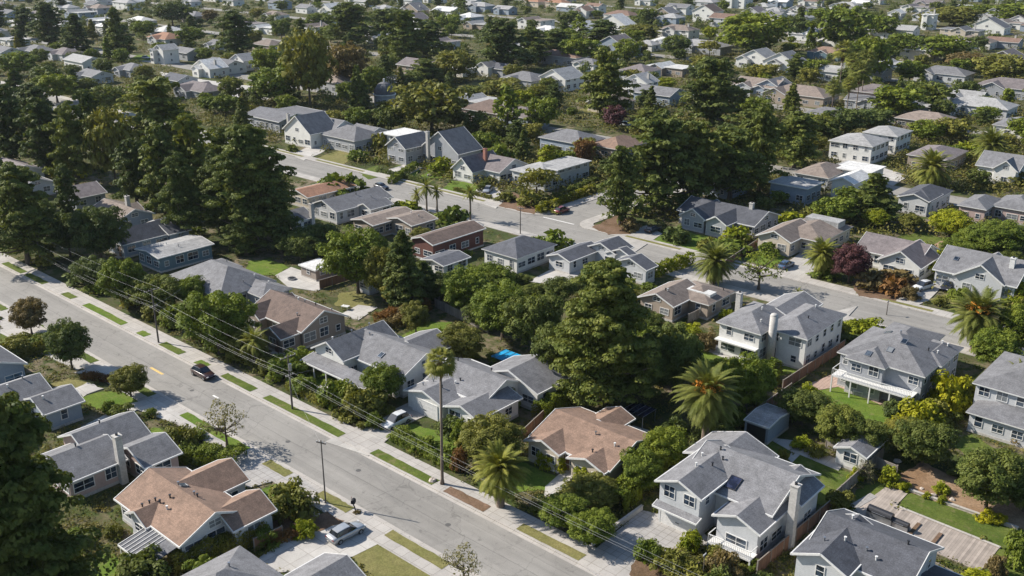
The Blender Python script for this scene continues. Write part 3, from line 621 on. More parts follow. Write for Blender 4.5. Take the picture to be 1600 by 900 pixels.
def balcony(root, base, x0, x1, y0, y1, z, posts=4):
    q = MB(); q.box(x0, y0, z-.2, x1, y1, z); o = link('balcony', q.mesh('balcony', 'trim_white', base), root)
    q = MB(); q.bar((x0, y0+.05, z+1), (x1, y0+.05, z+1), .08, .08); q.bar((x0+.04, y0, z+1), (x0+.04, y1, z+1), .08, .08); q.bar((x1-.04, y0, z+1), (x1-.04, y1, z+1), .08, .08)
    n = int((x1-x0)/.22)
    for i in range(n+1): x = x0+.04+(x1-x0-.08)*i/n; q.box(x-.02, y0+.03, z, x+.02, y0+.07, z+1)
    link('railing', q.mesh('railing', 'trim_white', base), o)
    for i in range(posts): x = x0+.1+(x1-x0-.2)*i/(posts-1); q = MB(); q.box(x-.09, y0+.04, 0, x+.09, y0+.22, z-.2); link('post', q.mesh('post', 'trim_white', base), root)

G = wing
def Rw(x0, x1, y0, y1, ze=2.9, ax='x', p=.4, k='gable', oh=.45): return dict(x0=x0, x1=x1, y0=y0, y1=y1, ze=ze, ax=ax, k=k, p=p, oh=oh, z0=0.0)
# --- south of the main street
w = [Rw(-98.4, -84.5, 42.2, 51.4, p=.44), Rw(-94.9, -90.3, 41.6, 47, 2.85, 'y', .5), Rw(-97.0, -90.2, 46.5, 54.8, 2.92, 'y', .48), Rw(-88.6, -82.6, 47.5, 53.2, 2.88, 'y', .48)]
r, bs = house('bungalow', 'large terracotta-brown shingle bungalow with three small cross gables and white walls', 'the terracotta roof', w, 'terracotta', 'palegrey', chim=(), sky=[(286, 759)], vents=9)
a = w[0]; q = MB(); x0, x1, y0, y1 = a['x0']+7.5, a['x1']-.5, a['y0']-3.6, a['y0']+.3
q.quad((x0, y0, 2.1), (x1, y0, 2.1), (x1, y1, 2.75), (x0, y1, 2.75)); q.quad((x0, y1, 2.65), (x1, y1, 2.65), (x1, y0, 2.0), (x0, y0, 2.0)); o = link('patio_roof', q.mesh('patio_roof', 'shingle_midgrey', bs), r)
q = MB(); 
for i in range(7): x = x0+(x1-x0)*i/6*.62; q.bar((x, y0, 2.14), (x, y1, 2.79), .07, .07)
q.bar((x0, y0, 2.05), (x1, y0, 2.05), .1, .18); link('glazing_bars', q.mesh('glazing_bars', 'trim_white', bs), o)
for i in range(3): q = MB(); x = x0+.2+(x1-x0-.4)*i/2; q.box(x-.07, y0+.1, 0, x+.07, y0+.24, 2.05); link('post', q.mesh('post', 'trim_white', bs), r)
RECTS.append((x0, x1, y0, y1))
w = [Rw(-117.3, -108.7, 44.5, 52.8, 2.95, 'y', .45), Rw(-114.5, -105.4, 40, 47.7, 2.9, 'y', .38), Rw(-109.3, -101.9, 47.9, 53.0, 2.85, 'y', .4)]
house('house', 'grey-roofed house with a tall pale chimney beside the terracotta roof', 'the tall pale chimney', w, 'grey', 'pink', chim=[(182, 680, 6.6, 'masonry')], vents=3)
w = [Rw(-138, -130, 42.0, 50, 3.0, 'y', .42), Rw(-131.6, -124.6, 46.0, 51.7, 2.8, 'y', .4)]
house('house', 'pale grey gable-roofed house with a darker garage wing, above the large corner conifer', 'the darker garage wing', w, 'grey', 'blue', vents=3)
w = [Rw(-157, -141.6, 44.0, 51.4, 3.3, 'x', .4)]
house('house', 'blue-walled house with wide dark windows, cut by the picture edge', 'the blue-walled house', w, 'slate', 'blue', glass='window_blue')
w = [G(B=(452, 897), L=(357, 866), d=9, ze=3.0, ax='x', p=.42), G(R=(588, 905), B=(480, 965), w=9.5, d=16, ze=2.9, ax='y', p=.42)]
w = [Rw(-80.0, -70.5, 36.2, 46.6, 2.95, 'x', .42, 'hip'), Rw(-72.3, -64.6, 40, 51.7, 2.9, 'y', .42)]
house('house', 'slate grey house with a garage gable, beside the silver car driveway', 'the garage gable roof', w, 'grey', 'white', vents=4, garage=[gar(w[1], '+y', .5, 4.6)])
# --- north of the main street, left to right
w = [G(L=(-60, 265), B=(20, 285), d=12, ze=3, ax='x', p=.4)]
w[0]['x1'] = W(36, 271, 3)[0]; w[0]['x0'] = w[0]['x1']-14; w[0]['y0'] = W(36, 278, 3)[1]-2; w[0]['y1'] = w[0]['y0']+10
house('house', 'rear one of two grey gabled houses at the edge beside the bushy cypress', None, w, 'mauve', 'palegrey', density=4)
w = [G(B=(36, 297), R=(45, 290), w=13, ze=3, d=9, ax='x', p=.4)]
house('house', 'lower one of two grey gabled houses at the edge, with pale walls', 'the edge gable', w, 'grey', 'palegrey', density=4)
w = [G(B=(115, 311), R=(169, 301), w=10, ze=3.1, ax='y', p=.4)]
house('house', 'brown-roofed house behind the chimneyed brown one, half under dark trees', 'the rear brown roof', w, 'mauve', 'grey')
w = [G(L=(128, 330), B=(190, 345), d=9, ze=3.1, ax='x', p=.42), G(B=(205, 333), R=(225, 327), w=6, ze=3.6, ax='y', p=.42)]
house('house', 'brown cottage with a pale chimney between dark trees', 'the brown cottage', w, 'tan', 'blue', chim=[(198, 306, 7.0, 'masonry')])
w = [G(L=(166, 368), B=(197, 392), d=11, ze=3.0, ax='y', p=.62), G(B=(268, 369), R=(295, 357), w=11, ze=3.1, ax='y', p=.4)]
w[0]['x0'], w[0]['x1'] = W(166, 371, 3)[0], W(166, 371, 3)[0]+7.5
house('house', 'blue house with a steep white-trimmed street gable and slate roof', 'the steep blue gable', w, 'slate', 'blue', doors=[dr(w[0], '-y', .75)])
w = [G(B=(247, 404), R=(335, 381), w=9, ze=3.2, ax='y', p=.14)]
house('house', 'long low house with a pale flat-looking roof and teal walls', 'the long teal house', w, 'light', 'teal', vents=3)
w = [G(L=(262, 430), B=(340, 467), d=12, ze=3.2, k='hip', p=.5), G(B=(420, 470), R=(447, 447), w=14, ze=2.9, k='hip', p=.35), G(L=(322, 410), R=(385, 418), B=(352, 420), ze=2.8, k='hip', p=.25)]
house('house', 'wide slate grey house with a pyramid hip over its street end', 'the pyramid hip', w, 'grey', 'grey', vents=4)
w = [G(B=(471, 522), R=(547, 493), w=11.5, ze=3.2, ax='x', p=.42), G(B=(441, 531), L=(408, 521), d=10, ze=2.9, ax='y', p=.42), G(L=(400, 480), B=(425, 492), d=9, ze=3.1, ax='y', p=.5)]
w = [Rw(-135.6, -121, 85.5, 95.0, 3.2, p=.5), Rw(-127.2, -121.6, 81.9, 91, 2.9, 'y', .5), Rw(-136.2, -130.6, 84.2, 93, 3.1, 'y', .6)]
house('house', 'brown-roofed taupe house with an L-shaped porch wing behind the round bright tree', 'the taupe house', w, 'darkbrown', 'taupe', vents=5, doors=[dr(w[1], '-y', .7)])
w = [G(B=(634, 586), R=(668, 549), w=16, ze=3.4, ax='x', p=.42), G(L=(487, 548), B=(535, 570), d=11, ze=3.9, ax='y', p=.45), G(L=(562, 520), R=(628, 534), B=(598, 536), ze=3.1, ax='y', p=.35)]
w = [Rw(-110, -96.4, 84.6, 94.6, 3.4, p=.45), Rw(-114.2, -106.6, 82.2, 93.5, 3.7, 'y', .55), Rw(-107.5, -99.5, 92, 98.5, 3.1, 'y', .4), Rw(-101.8, -97.2, 83.9, 92, 3.3, 'y', .35)]
r, bs = house('house', 'grey gabled house with a long front porch behind the wooden crossarm pole', 'the porch house', w, 'grey', 'white', vents=4, sky=[(596, 556)])
porch(r, bs, w[1]['x0'], w[0]['x1']-3, w[1]['y0']-2.2, w[1]['y0']+.5, 2.9, 'shingle_grey', 6)
w = [G(L=(640, 604), B=(745, 661), d=12.5, ze=3.0, ax='x', p=.38), G(L=(634, 608), B=(668, 630), d=9, ze=2.8, ax='y', p=.36), G(L=(691, 631), B=(745, 661), d=9, ze=2.8, ax='y', p=.42), G(B=(840, 617), R=(892, 590), w=11, ze=3.1, ax='y', p=.36)]
w[0]['y0'] = 86.8; w[0]['y1'] = 96.5; w[0]['x1'] = w[3]['x0']+6; w[1]['x1'] = w[1]['x0']+7.8; w[2]['x1'] = -80.3; w[2]['x0'] = -86.8; w[2]['p'] = .34; w[1]['p'] = .3
w.append(dict(w[0])); w[4].update(ax='x', x0=w[3]['x0']-4, x1=w[3]['x1']-3.6, y0=86.9, y1=96.2, p=.42, ze=3.05)
r, bs = house('house', 'sprawling pale grey roofed white house behind the tall thin palm', 'the tall thin palm', w, 'grey', 'white', vents=7, garage=[gar(w[1], '-y', .5, 4.8)], doors=[dr(w[0], '-y', .5)])
w = [Rw(-72.6, -59.7, 84.6, 95.4, 2.9, 'x', .34), Rw(-65.7, -59.9, 83.7, 90, 2.85, 'y', .34), Rw(-69.8, -65.0, 92.5, 97.4, 3.0, 'y', .4), Rw(-72.4, -66.6, 83.4, 90, 2.88, 'y', .36)]
house('bungalow', 'small brown-roofed bungalow with cream walls and front steps among hedges', 'the small brown bungalow', w, 'terracotta', 'cream', vents=3, density=2.2, doors=[dr(w[0], '-y', .45)])
w = [Rw(-52.4, -46.3, 83.0, 93.5, 5.4, 'y', .40), Rw(-51.5, -39.6, 86.6, 98.2, 4.5, 'x', .42), Rw(-45.0, -39.2, 83.2, 93, 4.0, 'y', .40), Rw(-54.3, -45.2, 92, 98.8, 4.4, 'y', .36), Rw(-44.3, -38.2, 90.5, 96.2, 4.4, 'y', .5)]
N11 = w
r, bs = house('two_storey_house', 'large grey-shingled two-storey house with white garage door and brick chimney end', 'the white garage door', w, 'grey', 'palegrey', vents=5, solar=[(1146, 756, 1.3, 1.7)], chim=[(1244, 757, 8.0, 'masonry')], garage=[gar(w[0], '-y', .5, 4.6)], doors=[dr(w[1], '-y', .55)], density=2.5)
porch(r, bs, w[0]['x0']+.2, w[0]['x1']-.1, w[0]['y0']-.55, w[0]['y0']+.5, 2.85, 'shingle_grey', 0, .3)
balcony(r, bs, w[2]['x0']+.3, w[2]['x1']-.3, w[2]['y0']-1.1, w[2]['y0']+.45, 1.3, 2)
w = [G(L=(1236, 864), B=(1318, 898), d=12, ze=5.5, ax='y', p=.5), G(L=(1285, 815), B=(1440, 880), d=11, ze=5.3, ax='x', p=.42)]
w = [Rw(-34.6, -28.6, 80.8, 90, 5.3, 'y', .45), Rw(-34.2, -23.6, 83.0, 92.4, 5.0, 'x', .42), Rw(-25, -12, 84, 92, 2.9, 'x', .3)]
house('two_storey_house', 'dark slate-roofed two-storey house in front of the wooden deck', 'the slate two-storey house', w, 'slate', 'palegrey', vents=6, density=3.0)
# --- sheds
w = [G(L=(1163, 655), B=(1203, 670), ze=2.6, d=6.2, ax='x', k='gable', p=.13, oh=.12)]
w[0]['x1'] = W(1203, 668, 2.6)[0]
r, bs = house('garden_garage', 'detached pale blue garage with an open dark front beside the orange-fruited palm', 'the blue garage', w, 'light', 'blue', cat='garage', windows=False)
p = face_pt(w[0], '-y', .5); ww = w[0]['x1']-w[0]['x0']-.9; q = MB(); q.box(-ww/2, -.05, .02, ww/2, .02, 2.2); link('garage_door', q.mesh('garage_door', 'dark_metal'), r, (p[0]-bs[0], p[1]-bs[1], 0))  # no real door: the open front's inner shade is painted as a dark panel
w = [G(L=(1303, 698), B=(1354, 717), ze=2.5, d=6.6, ax='y', k='gable', p=.38, oh=.3)]
house('garden_shed', 'small white shed with a grey gable roof by the brown fence corner', 'the white shed', w, 'grey', 'white', cat='shed', density=2.5)
w = [G(L=(467, 414), B=(492, 424), ze=2.3, d=5, k='flat', oh=.3)]
house('garden_shed', 'small shed with a flat white roof beside the pale patio', 'the flat white shed', w, 'white', 'taupe', cat='shed')
w = [G(L=(560, 438), B=(575, 445), ze=2.2, d=3.6, ax='y', p=.5, oh=.15)]
house('garden_shed', 'little maroon-roofed shed in front of the dark conifer pair', 'the maroon shed', w, 'darkbrown', 'palegrey', cat='shed', density=2)
# --- between the two streets
w = [G(B=(675, 383), R=(761, 357), w=7, ze=3.9, ax='y', p=.3)]
house('barn', 'long barn-red house with a brown roof and white gutters', 'the barn-red house', w, 'darkbrown', 'red', density=3)
w = [G(L=(542, 344), B=(590, 352), d=13, ze=3.2, ax='y', p=.2), G(B=(645, 354), R=(683, 341), w=9, ze=3.3, ax='y', p=.22)]
w[0]['x1'] = W(590, 351, 3.2)[0]
house('house', 'tan-roofed low house with two offset wings beside the barn-red house', 'the two offset wings', w, 'tan', 'tan', vents=3)
w = [G(B=(540, 336), R=(600, 304), w=10, ze=3.1, ax='y', p=.38), G(L=(555, 322), B=(580, 328), d=7, ze=3.0, ax='y', p=.4)]
house('house', 'slate-roofed pale house below the hedge with a cropped round shrub', 'the pale slate-roofed house', w, 'grey', 'palegrey', vents=2)
w = [G(B=(490, 312), R=(520, 295), w=9, d=12, ze=3.0, ax='y', p=.25)]
w[0]['y1'] = w[0]['y0']+15
house('house', 'orange-roofed house partly under the layered cypress', 'the orange roof', w, 'orange', 'cream')
w = [G(B=(457, 350), R=(490, 338), w=8, ze=3.0, ax='y', p=.4)]
house('house', 'small white-walled house in tree shade in front of the orange roof', None, w, 'grey', 'white', chim=[(486, 318, 6.2, 'masonry')])
w = [G(B=(806, 404), R=(873, 382), w=9.5, ze=3.3, k='hip', p=.42), G(L=(713, 404), B=(760, 424), d=7, ze=2.6, ax='y', p=.2)]
w[1].update(y0=124.0, y1=131.5, x0=-134.5, x1=-128.0)
house('house', 'bright white house with a slate hip roof and a low grey annexe', 'the slate hip roof', w, 'slate', 'white', density=2.6)
w = [G(B=(888, 409), R=(945, 390), w=6, ze=2.8, ax='y', p=.35), G(B=(962, 398), R=(990, 386), w=7.5, ze=3.3, ax='y', p=.42), G(B=(990, 406), R=(1003, 402), w=7, ze=3.1, ax='y', p=.42), G(B=(1012, 424), R=(1027, 415), w=8, ze=3.1, ax='y', p=.4)]
house('house', 'slate house with saw-tooth gables in a row behind the great cypress', 'the saw-tooth gables', w, 'slate', 'palegrey')
w = [G(B=(1097, 474), R=(1160, 458), w=15, ze=3.0, k='hip', p=.32), G(L=(1004, 460), B=(1042, 484), d=10, ze=3.0, ax='y', p=.42)]
w[1]['x1'] = w[1]['x0']+7.5; w[0]['x0'] = w[1]['x0']+3
r, bs = house('house', 'brown-roofed tan house with a white flat strip along its roof', 'the white roof strip', w, 'tan', 'tan', vents=3)
a = w[0]; q = MB(); ym = (a['y0']+a['y1'])/2; h = a['ze']+a['p']*min((a['y1']-a['y0']), (a['x1']-a['x0']))/2
q.box(a['x0']+1.2, ym-2.2, h-1.5, a['x1']-1.2, ym-.1, h-.45); link('flat_roof', q.mesh('flat_roof', 'shingle_white', bs), r)
w = [G(L=(1120, 502), B=(1188, 524), d=13, ze=5.5, k='hip', p=.42), G(B=(1261, 531), R=(1325, 491), w=12, ze=5.5, ax='y', k='hip', p=.42), G(B=(1232, 475), L=(1190, 462), d=9, ze=4.4, ax='x', p=.4)]
w[1]['x0'] = w[0]['x1']-1.5; w[0]['y1'] = w[0]['y0']+12; w[2]['y0'] = w[0]['y1']-3; w[2]['y1'] = w[0]['y1']+7; w[2]['x0'] = w[0]['x0']+2; w[2]['x1'] = w[0]['x1']+1; w[2]['ax'] = 'y'; w[2]['ze'] = 5.2
r, bs = house('two_storey_house', 'two-storey grey house with a tall round-topped chimney on its side wall', 'the round-topped chimney', w, 'grey', 'white', vents=4, chim=[(1156, 457, 7.8, 'masonry')], density=2.5)
c = W(1210, 493, 8.2); q = MB(); q.tube([(c[0], c[1], 0), (c[0], c[1], 8.2)], .62, 12); q.blob((c[0], c[1], 8.2), .62, 12, 0, .6); link('chimney', q.mesh('chimney', 'masonry', bs, True), r)
q = MB(); q.box(w[0]['x0']+.3, w[0]['y0']-.6, 2.75, w[0]['x1']-.4, w[0]['y0']+.5, 2.95); link('canopy_ledge', q.mesh('canopy_ledge', 'trim_white', bs), r)
w = [G(L=(1300, 555), B=(1420, 584), d=14, ze=5.5, k='hip', p=.42), G(B=(1471, 573), R=(1507, 543), w=10, ze=5.5, k='hip', p=.4), G(B=(1382, 578), L=(1345, 565), d=9, ze=5.5, ax='y', k='hip', p=.42), G(B=(1422, 584), L=(1385, 570), d=11, ze=5.5, k='hip', p=.42)]
w[0]['x1'] = w[3]['x1']+2; w[0]['y0'] += 1.0; w[2]['x0'] = w[2]['x1']-6; w[3]['x0'] = w[3]['x1']-7; w[1]['x0'] = w[0]['x1']-4; w[0]['y1'] = w[0]['y0']+13; w[3]['y1'] = w[3]['y0']+12
w.append(dict(w[0])); w[4].update(x0=w[0]['x0']+1, x1=w[0]['x0']+9, y0=w[0]['y1']-4, y1=w[0]['y1']+6, ze=4.6, p=.35)
r, bs = house('two_storey_house', 'two-storey grey house with a full-width balcony above a brick terrace', 'the full-width balcony', w, 'grey', 'grey', vents=5, sky=[(1357, 553), (1391, 547), (1413, 534), (1388, 520)], glass='window_glass', density=2.3)
balcony(r, bs, w[0]['x0']+.5, w[3]['x1']+1.2, w[0]['y0']-2.2, w[0]['y0']+.4, 2.75, 5)
w = [G(L=(1525, 592), B=(1640, 640), d=14, ze=5.4, k='hip', p=.4), G(L=(1514, 638), B=(1640, 690), d=6, ze=2.9, k='hip', p=.25)]
w[1]['y1'] = w[0]['y0']+3
house('two_storey_house', 'tiered pale grey house with a glazed lower wing, cut by the picture edge', 'the glazed lower wing', w, 'grey', 'palegrey', density=2.2)
# --- beyond the upper street
w = [G(L=(1035, 335), B=(1075, 350), d=15, ze=3.2, k='gable', ax='x', p=.35), G(L=(1064, 334), B=(1097, 345), d=10, ze=3.2, ax='y', p=.6), G(L=(1100, 345), B=(1129, 353), d=10, ze=3.1, ax='y', p=.55)]
w[0]['x1'] = W(1186, 350, 3.2)[0]; w[0]['y0'] = w[1]['y0']+3.4; w[0]['y1'] = w[0]['y0']+12; w[1]['x1'] = w[1]['x0']+6.6; w[2]['x1'] = w[2]['x0']+5.8; w[1]['y1'] = w[0]['y1']-5; w[2]['y1'] = w[0]['y1']-5; w[0]['ze'] = 3.0
house('house', 'grey house with twin white-trimmed front gables beside a big clipped round bush', 'the twin white-trimmed gables', w, 'slate', 'grey', chim=[(1175, 317, 6.3, 'masonry')], density=2.6)
w = [G(L=(1186, 365), B=(1232, 383), d=12, ze=3.2, ax='y', p=.45), G(B=(1290, 380), R=(1347, 343), w=16, ze=3.3, k='hip', p=.3)]
w[0]['x1'] = w[0]['x0']+8; w[1]['y1'] = w[1]['y0']+15; w[1]['x0'] = w[0]['x0']+2
r, bs = house('house', 'brown-roofed cream house with pale panels across its wide roof', 'the wide brown roof', w, 'tan', 'cream', density=2.4)
a = w[1]; q = MB(); ym = a['y1']-3.6; q.box(a['x0']+2, ym-1.6, a['ze'], a['x1']-1.2, ym+1.8, a['ze']+1.6); link('flat_roof', q.mesh('flat_roof', 'shingle_light', bs), r)
w = [G(L=(1335, 388), B=(1420, 408), d=12, ze=3.1, ax='x', p=.42), G(L=(1370, 405), B=(1416, 416), d=10, ze=3.1, ax='y', p=.6)]
w[0]['x1'] = W(1450, 402, 3.1)[0]; w[0]['y1'] = w[0]['y0']+11; w[1]['x1'] = w[1]['x0']+8.6
house('house', 'mauve-roofed house with a white front gable and brick-red side behind purple shrubs', 'the mauve roof', w, 'mauve', 'white', density=3)
w = [G(L=(1462, 417), B=(1560, 448), d=15, ze=3.3, ax='x', p=.5), G(L=(1492, 427), B=(1556, 448), d=10, ze=3.3, ax='y', p=.65)]
w[0]['x1'] = W(1592, 447, 3.3)[0]; w[0]['y1'] = w[0]['y0']+13; w[1]['x1'] = w[1]['x0']+9; w[1]['y0'] = w[0]['y0']-.6
r, bs = house('house', 'large grey-gabled house with a white end chimney above the parked white car', 'the white end chimney', w, 'grey', 'palegrey', sky=[(1494, 405)], chim=[(1584, 403, 7.2, 'trim_white')])
w = [G(L=(1200, 285), B=(1262, 296), d=9, ze=4.2, k='flat')]
house('house', 'pale blue flat-roofed house behind the twin white-trimmed gables', None, w, 'light', 'blue')
w = [G(L=(1242, 268), B=(1292, 280), d=14, ze=3.3, k='hip', p=.4)]
house('house', 'grey-brown hip-roofed house beside a white flat roof', 'the grey-brown hip', w, 'tan', 'palegrey')
w = [G(L=(1296, 282), B=(1335, 288), d=11, ze=4.3, ax='y', p=.4), G(L=(1300, 262), B=(1360, 272), d=10, ze=4.0, k='flat')]
house('house', 'white flat-roofed house with a small glazed front gable', 'the glazed front gable', w, 'white', 'white')
w = [G(L=(1401, 306), B=(1456, 316), d=14, ze=3.6, k='hip', p=.42), G(L=(1404, 306), B=(1450, 317), d=9, ze=3.7, ax='y', p=.35)]
house('house', 'dark grey pavilion-roofed house behind the cone-shaped cypress', 'the pavilion roof', w, 'slate', 'palegrey')
w = [G(L=(1495, 320), B=(1542, 328), d=12, ze=3.5, k='hip', p=.4), G(L=(1545, 322), B=(1620, 332), d=12, ze=3.4, k='hip', p=.4)]
house('house', 'pink-walled house with two joined grey hip roofs', 'the pink-walled house', w, 'grey', 'pink')
w = [G(L=(1300, 217), B=(1358, 232), d=13, ze=5.4, k='hip', p=.32), G(L=(1350, 205), B=(1400, 215), d=12, ze=5.4, k='hip', p=.3)]
house('two_storey_house', 'big white two-storey house with a pale low hip roof', 'the big white house', w, 'light', 'white')
w = [G(L=(1418, 240), B=(1480, 252), d=16, ze=4.0, k='hip', p=.3)]
house('house', 'tan house with a wide mauve hip roof behind a feathery palm', 'the mauve hip', w, 'mauve', 'tan')
w = [G(L=(1527, 256), B=(1590, 270), d=12, ze=4.2, ax='x', p=.5), G(L=(1552, 262), B=(1588, 270), d=9, ze=4.2, ax='y', p=.8)]
house('house', 'white half-timbered house with a steep front gable near the picture edge', 'the half-timbered house', w, 'grey', 'white')
w = [G(L=(1555, 192), B=(1610, 205), d=14, ze=3.6, k='hip', p=.35)]
house('house', 'grey hip-roofed house with an arched white front near the picture edge', None, w, 'grey', 'white')
w = [G(L=(706, 262), B=(742, 272), d=12, ze=3.1, ax='y', p=.85), G(L=(722, 262), B=(790, 268), d=12, ze=3.2, ax='x', p=.45)]
w[0]['x1'] = w[0]['x0']+8
house('cottage', 'half-timbered cottage with a steep white-edged gable and mauve roof', 'the half-timbered cottage', w, 'mauve', 'white', chim=[(758, 232, 8.0, 'brick')])
w = [G(L=(605, 226), B=(655, 240), d=11, ze=4.8, ax='y', p=.7), G(L=(650, 228), B=(716, 242), d=10, ze=4.4, ax='y', p=.7)]
w[0]['x1'] = w[0]['x0']+8.5; w[1]['x0'] = w[0]['x1']-1
house('house', 'tall grey twin-gabled house behind the clipped hedges', 'the tall twin gables', w, 'grey', 'grey', chim=[(668, 205, 9.5, 'masonry')])
w = [G(L=(800, 264), B=(848, 278), d=12, ze=4.0, k='hip', p=.25), G(L=(838, 258), B=(868, 268), d=14, ze=4.8, k='flat')]
house('house', 'white house with low pale roofs on the street corner behind the olive tree', 'the white corner house', w, 'light', 'palegrey')
w = [G(L=(848, 212), B=(900, 228), d=12, ze=4.0, k='hip', p=.4)]
house('house', 'blue-grey hip-roofed house behind the rust-red tree', None, w, 'grey', 'blue')
w = [G(L=(925, 224), B=(962, 236), d=15, ze=3.4, k='hip', p=.4)]
house('house', 'house with a plain reddish hip roof beside the dark cypress clump', 'the reddish hip roof', w, 'terracotta', 'tan')
w = [G(L=(592, 208), B=(632, 216), d=10, ze=5.2, k='flat')]
house('house', 'white-roofed flat box house behind the tall twin gables', None, w, 'white', 'white')
w = [G(L=(505, 208), B=(548, 222), d=12, ze=4, k='hip', p=.45), G(L=(540, 206), B=(572, 214), d=10, ze=3.6, ax='x', p=.4)]
house('house', 'grey hip-roofed house with a lower wing behind the oval dry lawn', 'the oval dry lawn', w, 'grey', 'grey')
w = [G(L=(447, 200), B=(478, 212), d=11, ze=4.4, ax='y', p=.7), G(L=(470, 196), B=(520, 206), d=10, ze=4.2, ax='x', p=.55)]
house('house', 'grey house with a white steep street gable beside the flat grey roofs', 'the white street gable', w, 'grey', 'white', chim=[(450, 178, 8.5, 'masonry')])
w = [G(L=(385, 178), B=(430, 192), d=14, ze=3.6, ax='x', p=.25), G(L=(425, 172), B=(455, 184), d=12, ze=4.2, k='flat')]
house('house', 'house with flat grey roofs above the layered cypress', 'the flat grey roofs', w, 'midgrey', 'grey')
# domed conservatory tower
c = W(602, 172); r = bpy.data.objects.new('domed_pavilion', None); C.objects.link(r); r.location = tuple(c)
q = MB(); q.tube([(0, 0, 0), (0, 0, 5.6)], 3.8, 12); link('wall', q.mesh('wall', 'wall_grey'), r)
q = MB(); q.tube([(0, 0, 5.6), (0, 0, 5.9)], 4.15, 12); link('cornice', q.mesh('cornice', 'trim_white'), r)
q = MB(); q.tube([(0, 0, 5.9+4.2*math.sin(t)) for t in [i*math.pi/2/6 for i in range(7)]], [3.8*math.cos(i*math.pi/2/6)+.02 for i in range(7)], 12); link('dome', q.mesh('dome', 'shingle_midgrey'), r)
q = MB(); q.tube([(0, 0, 10), (0, 0, 11.2)], .35, 8); link('lantern', q.mesh('lantern', 'trim_white'), r)
for i in range(6):
    a = -2.4+i*.55; f, g = win_mesh(1.2, 3.0, 'bars', 'window_glass'); o = link('window', f, r, (3.68*math.cos(a), 3.68*math.sin(a), 1.4), a+math.pi/2); link('pane', g, o)
tag(r, 'round grey domed pavilion with tall windows beside the broad olive tree', 'pavilion'); landmark('the domed pavilion', (c[0], c[1], 5)); RECTS.append((c[0]-4, c[0]+4, c[1]-4, c[1]+4))

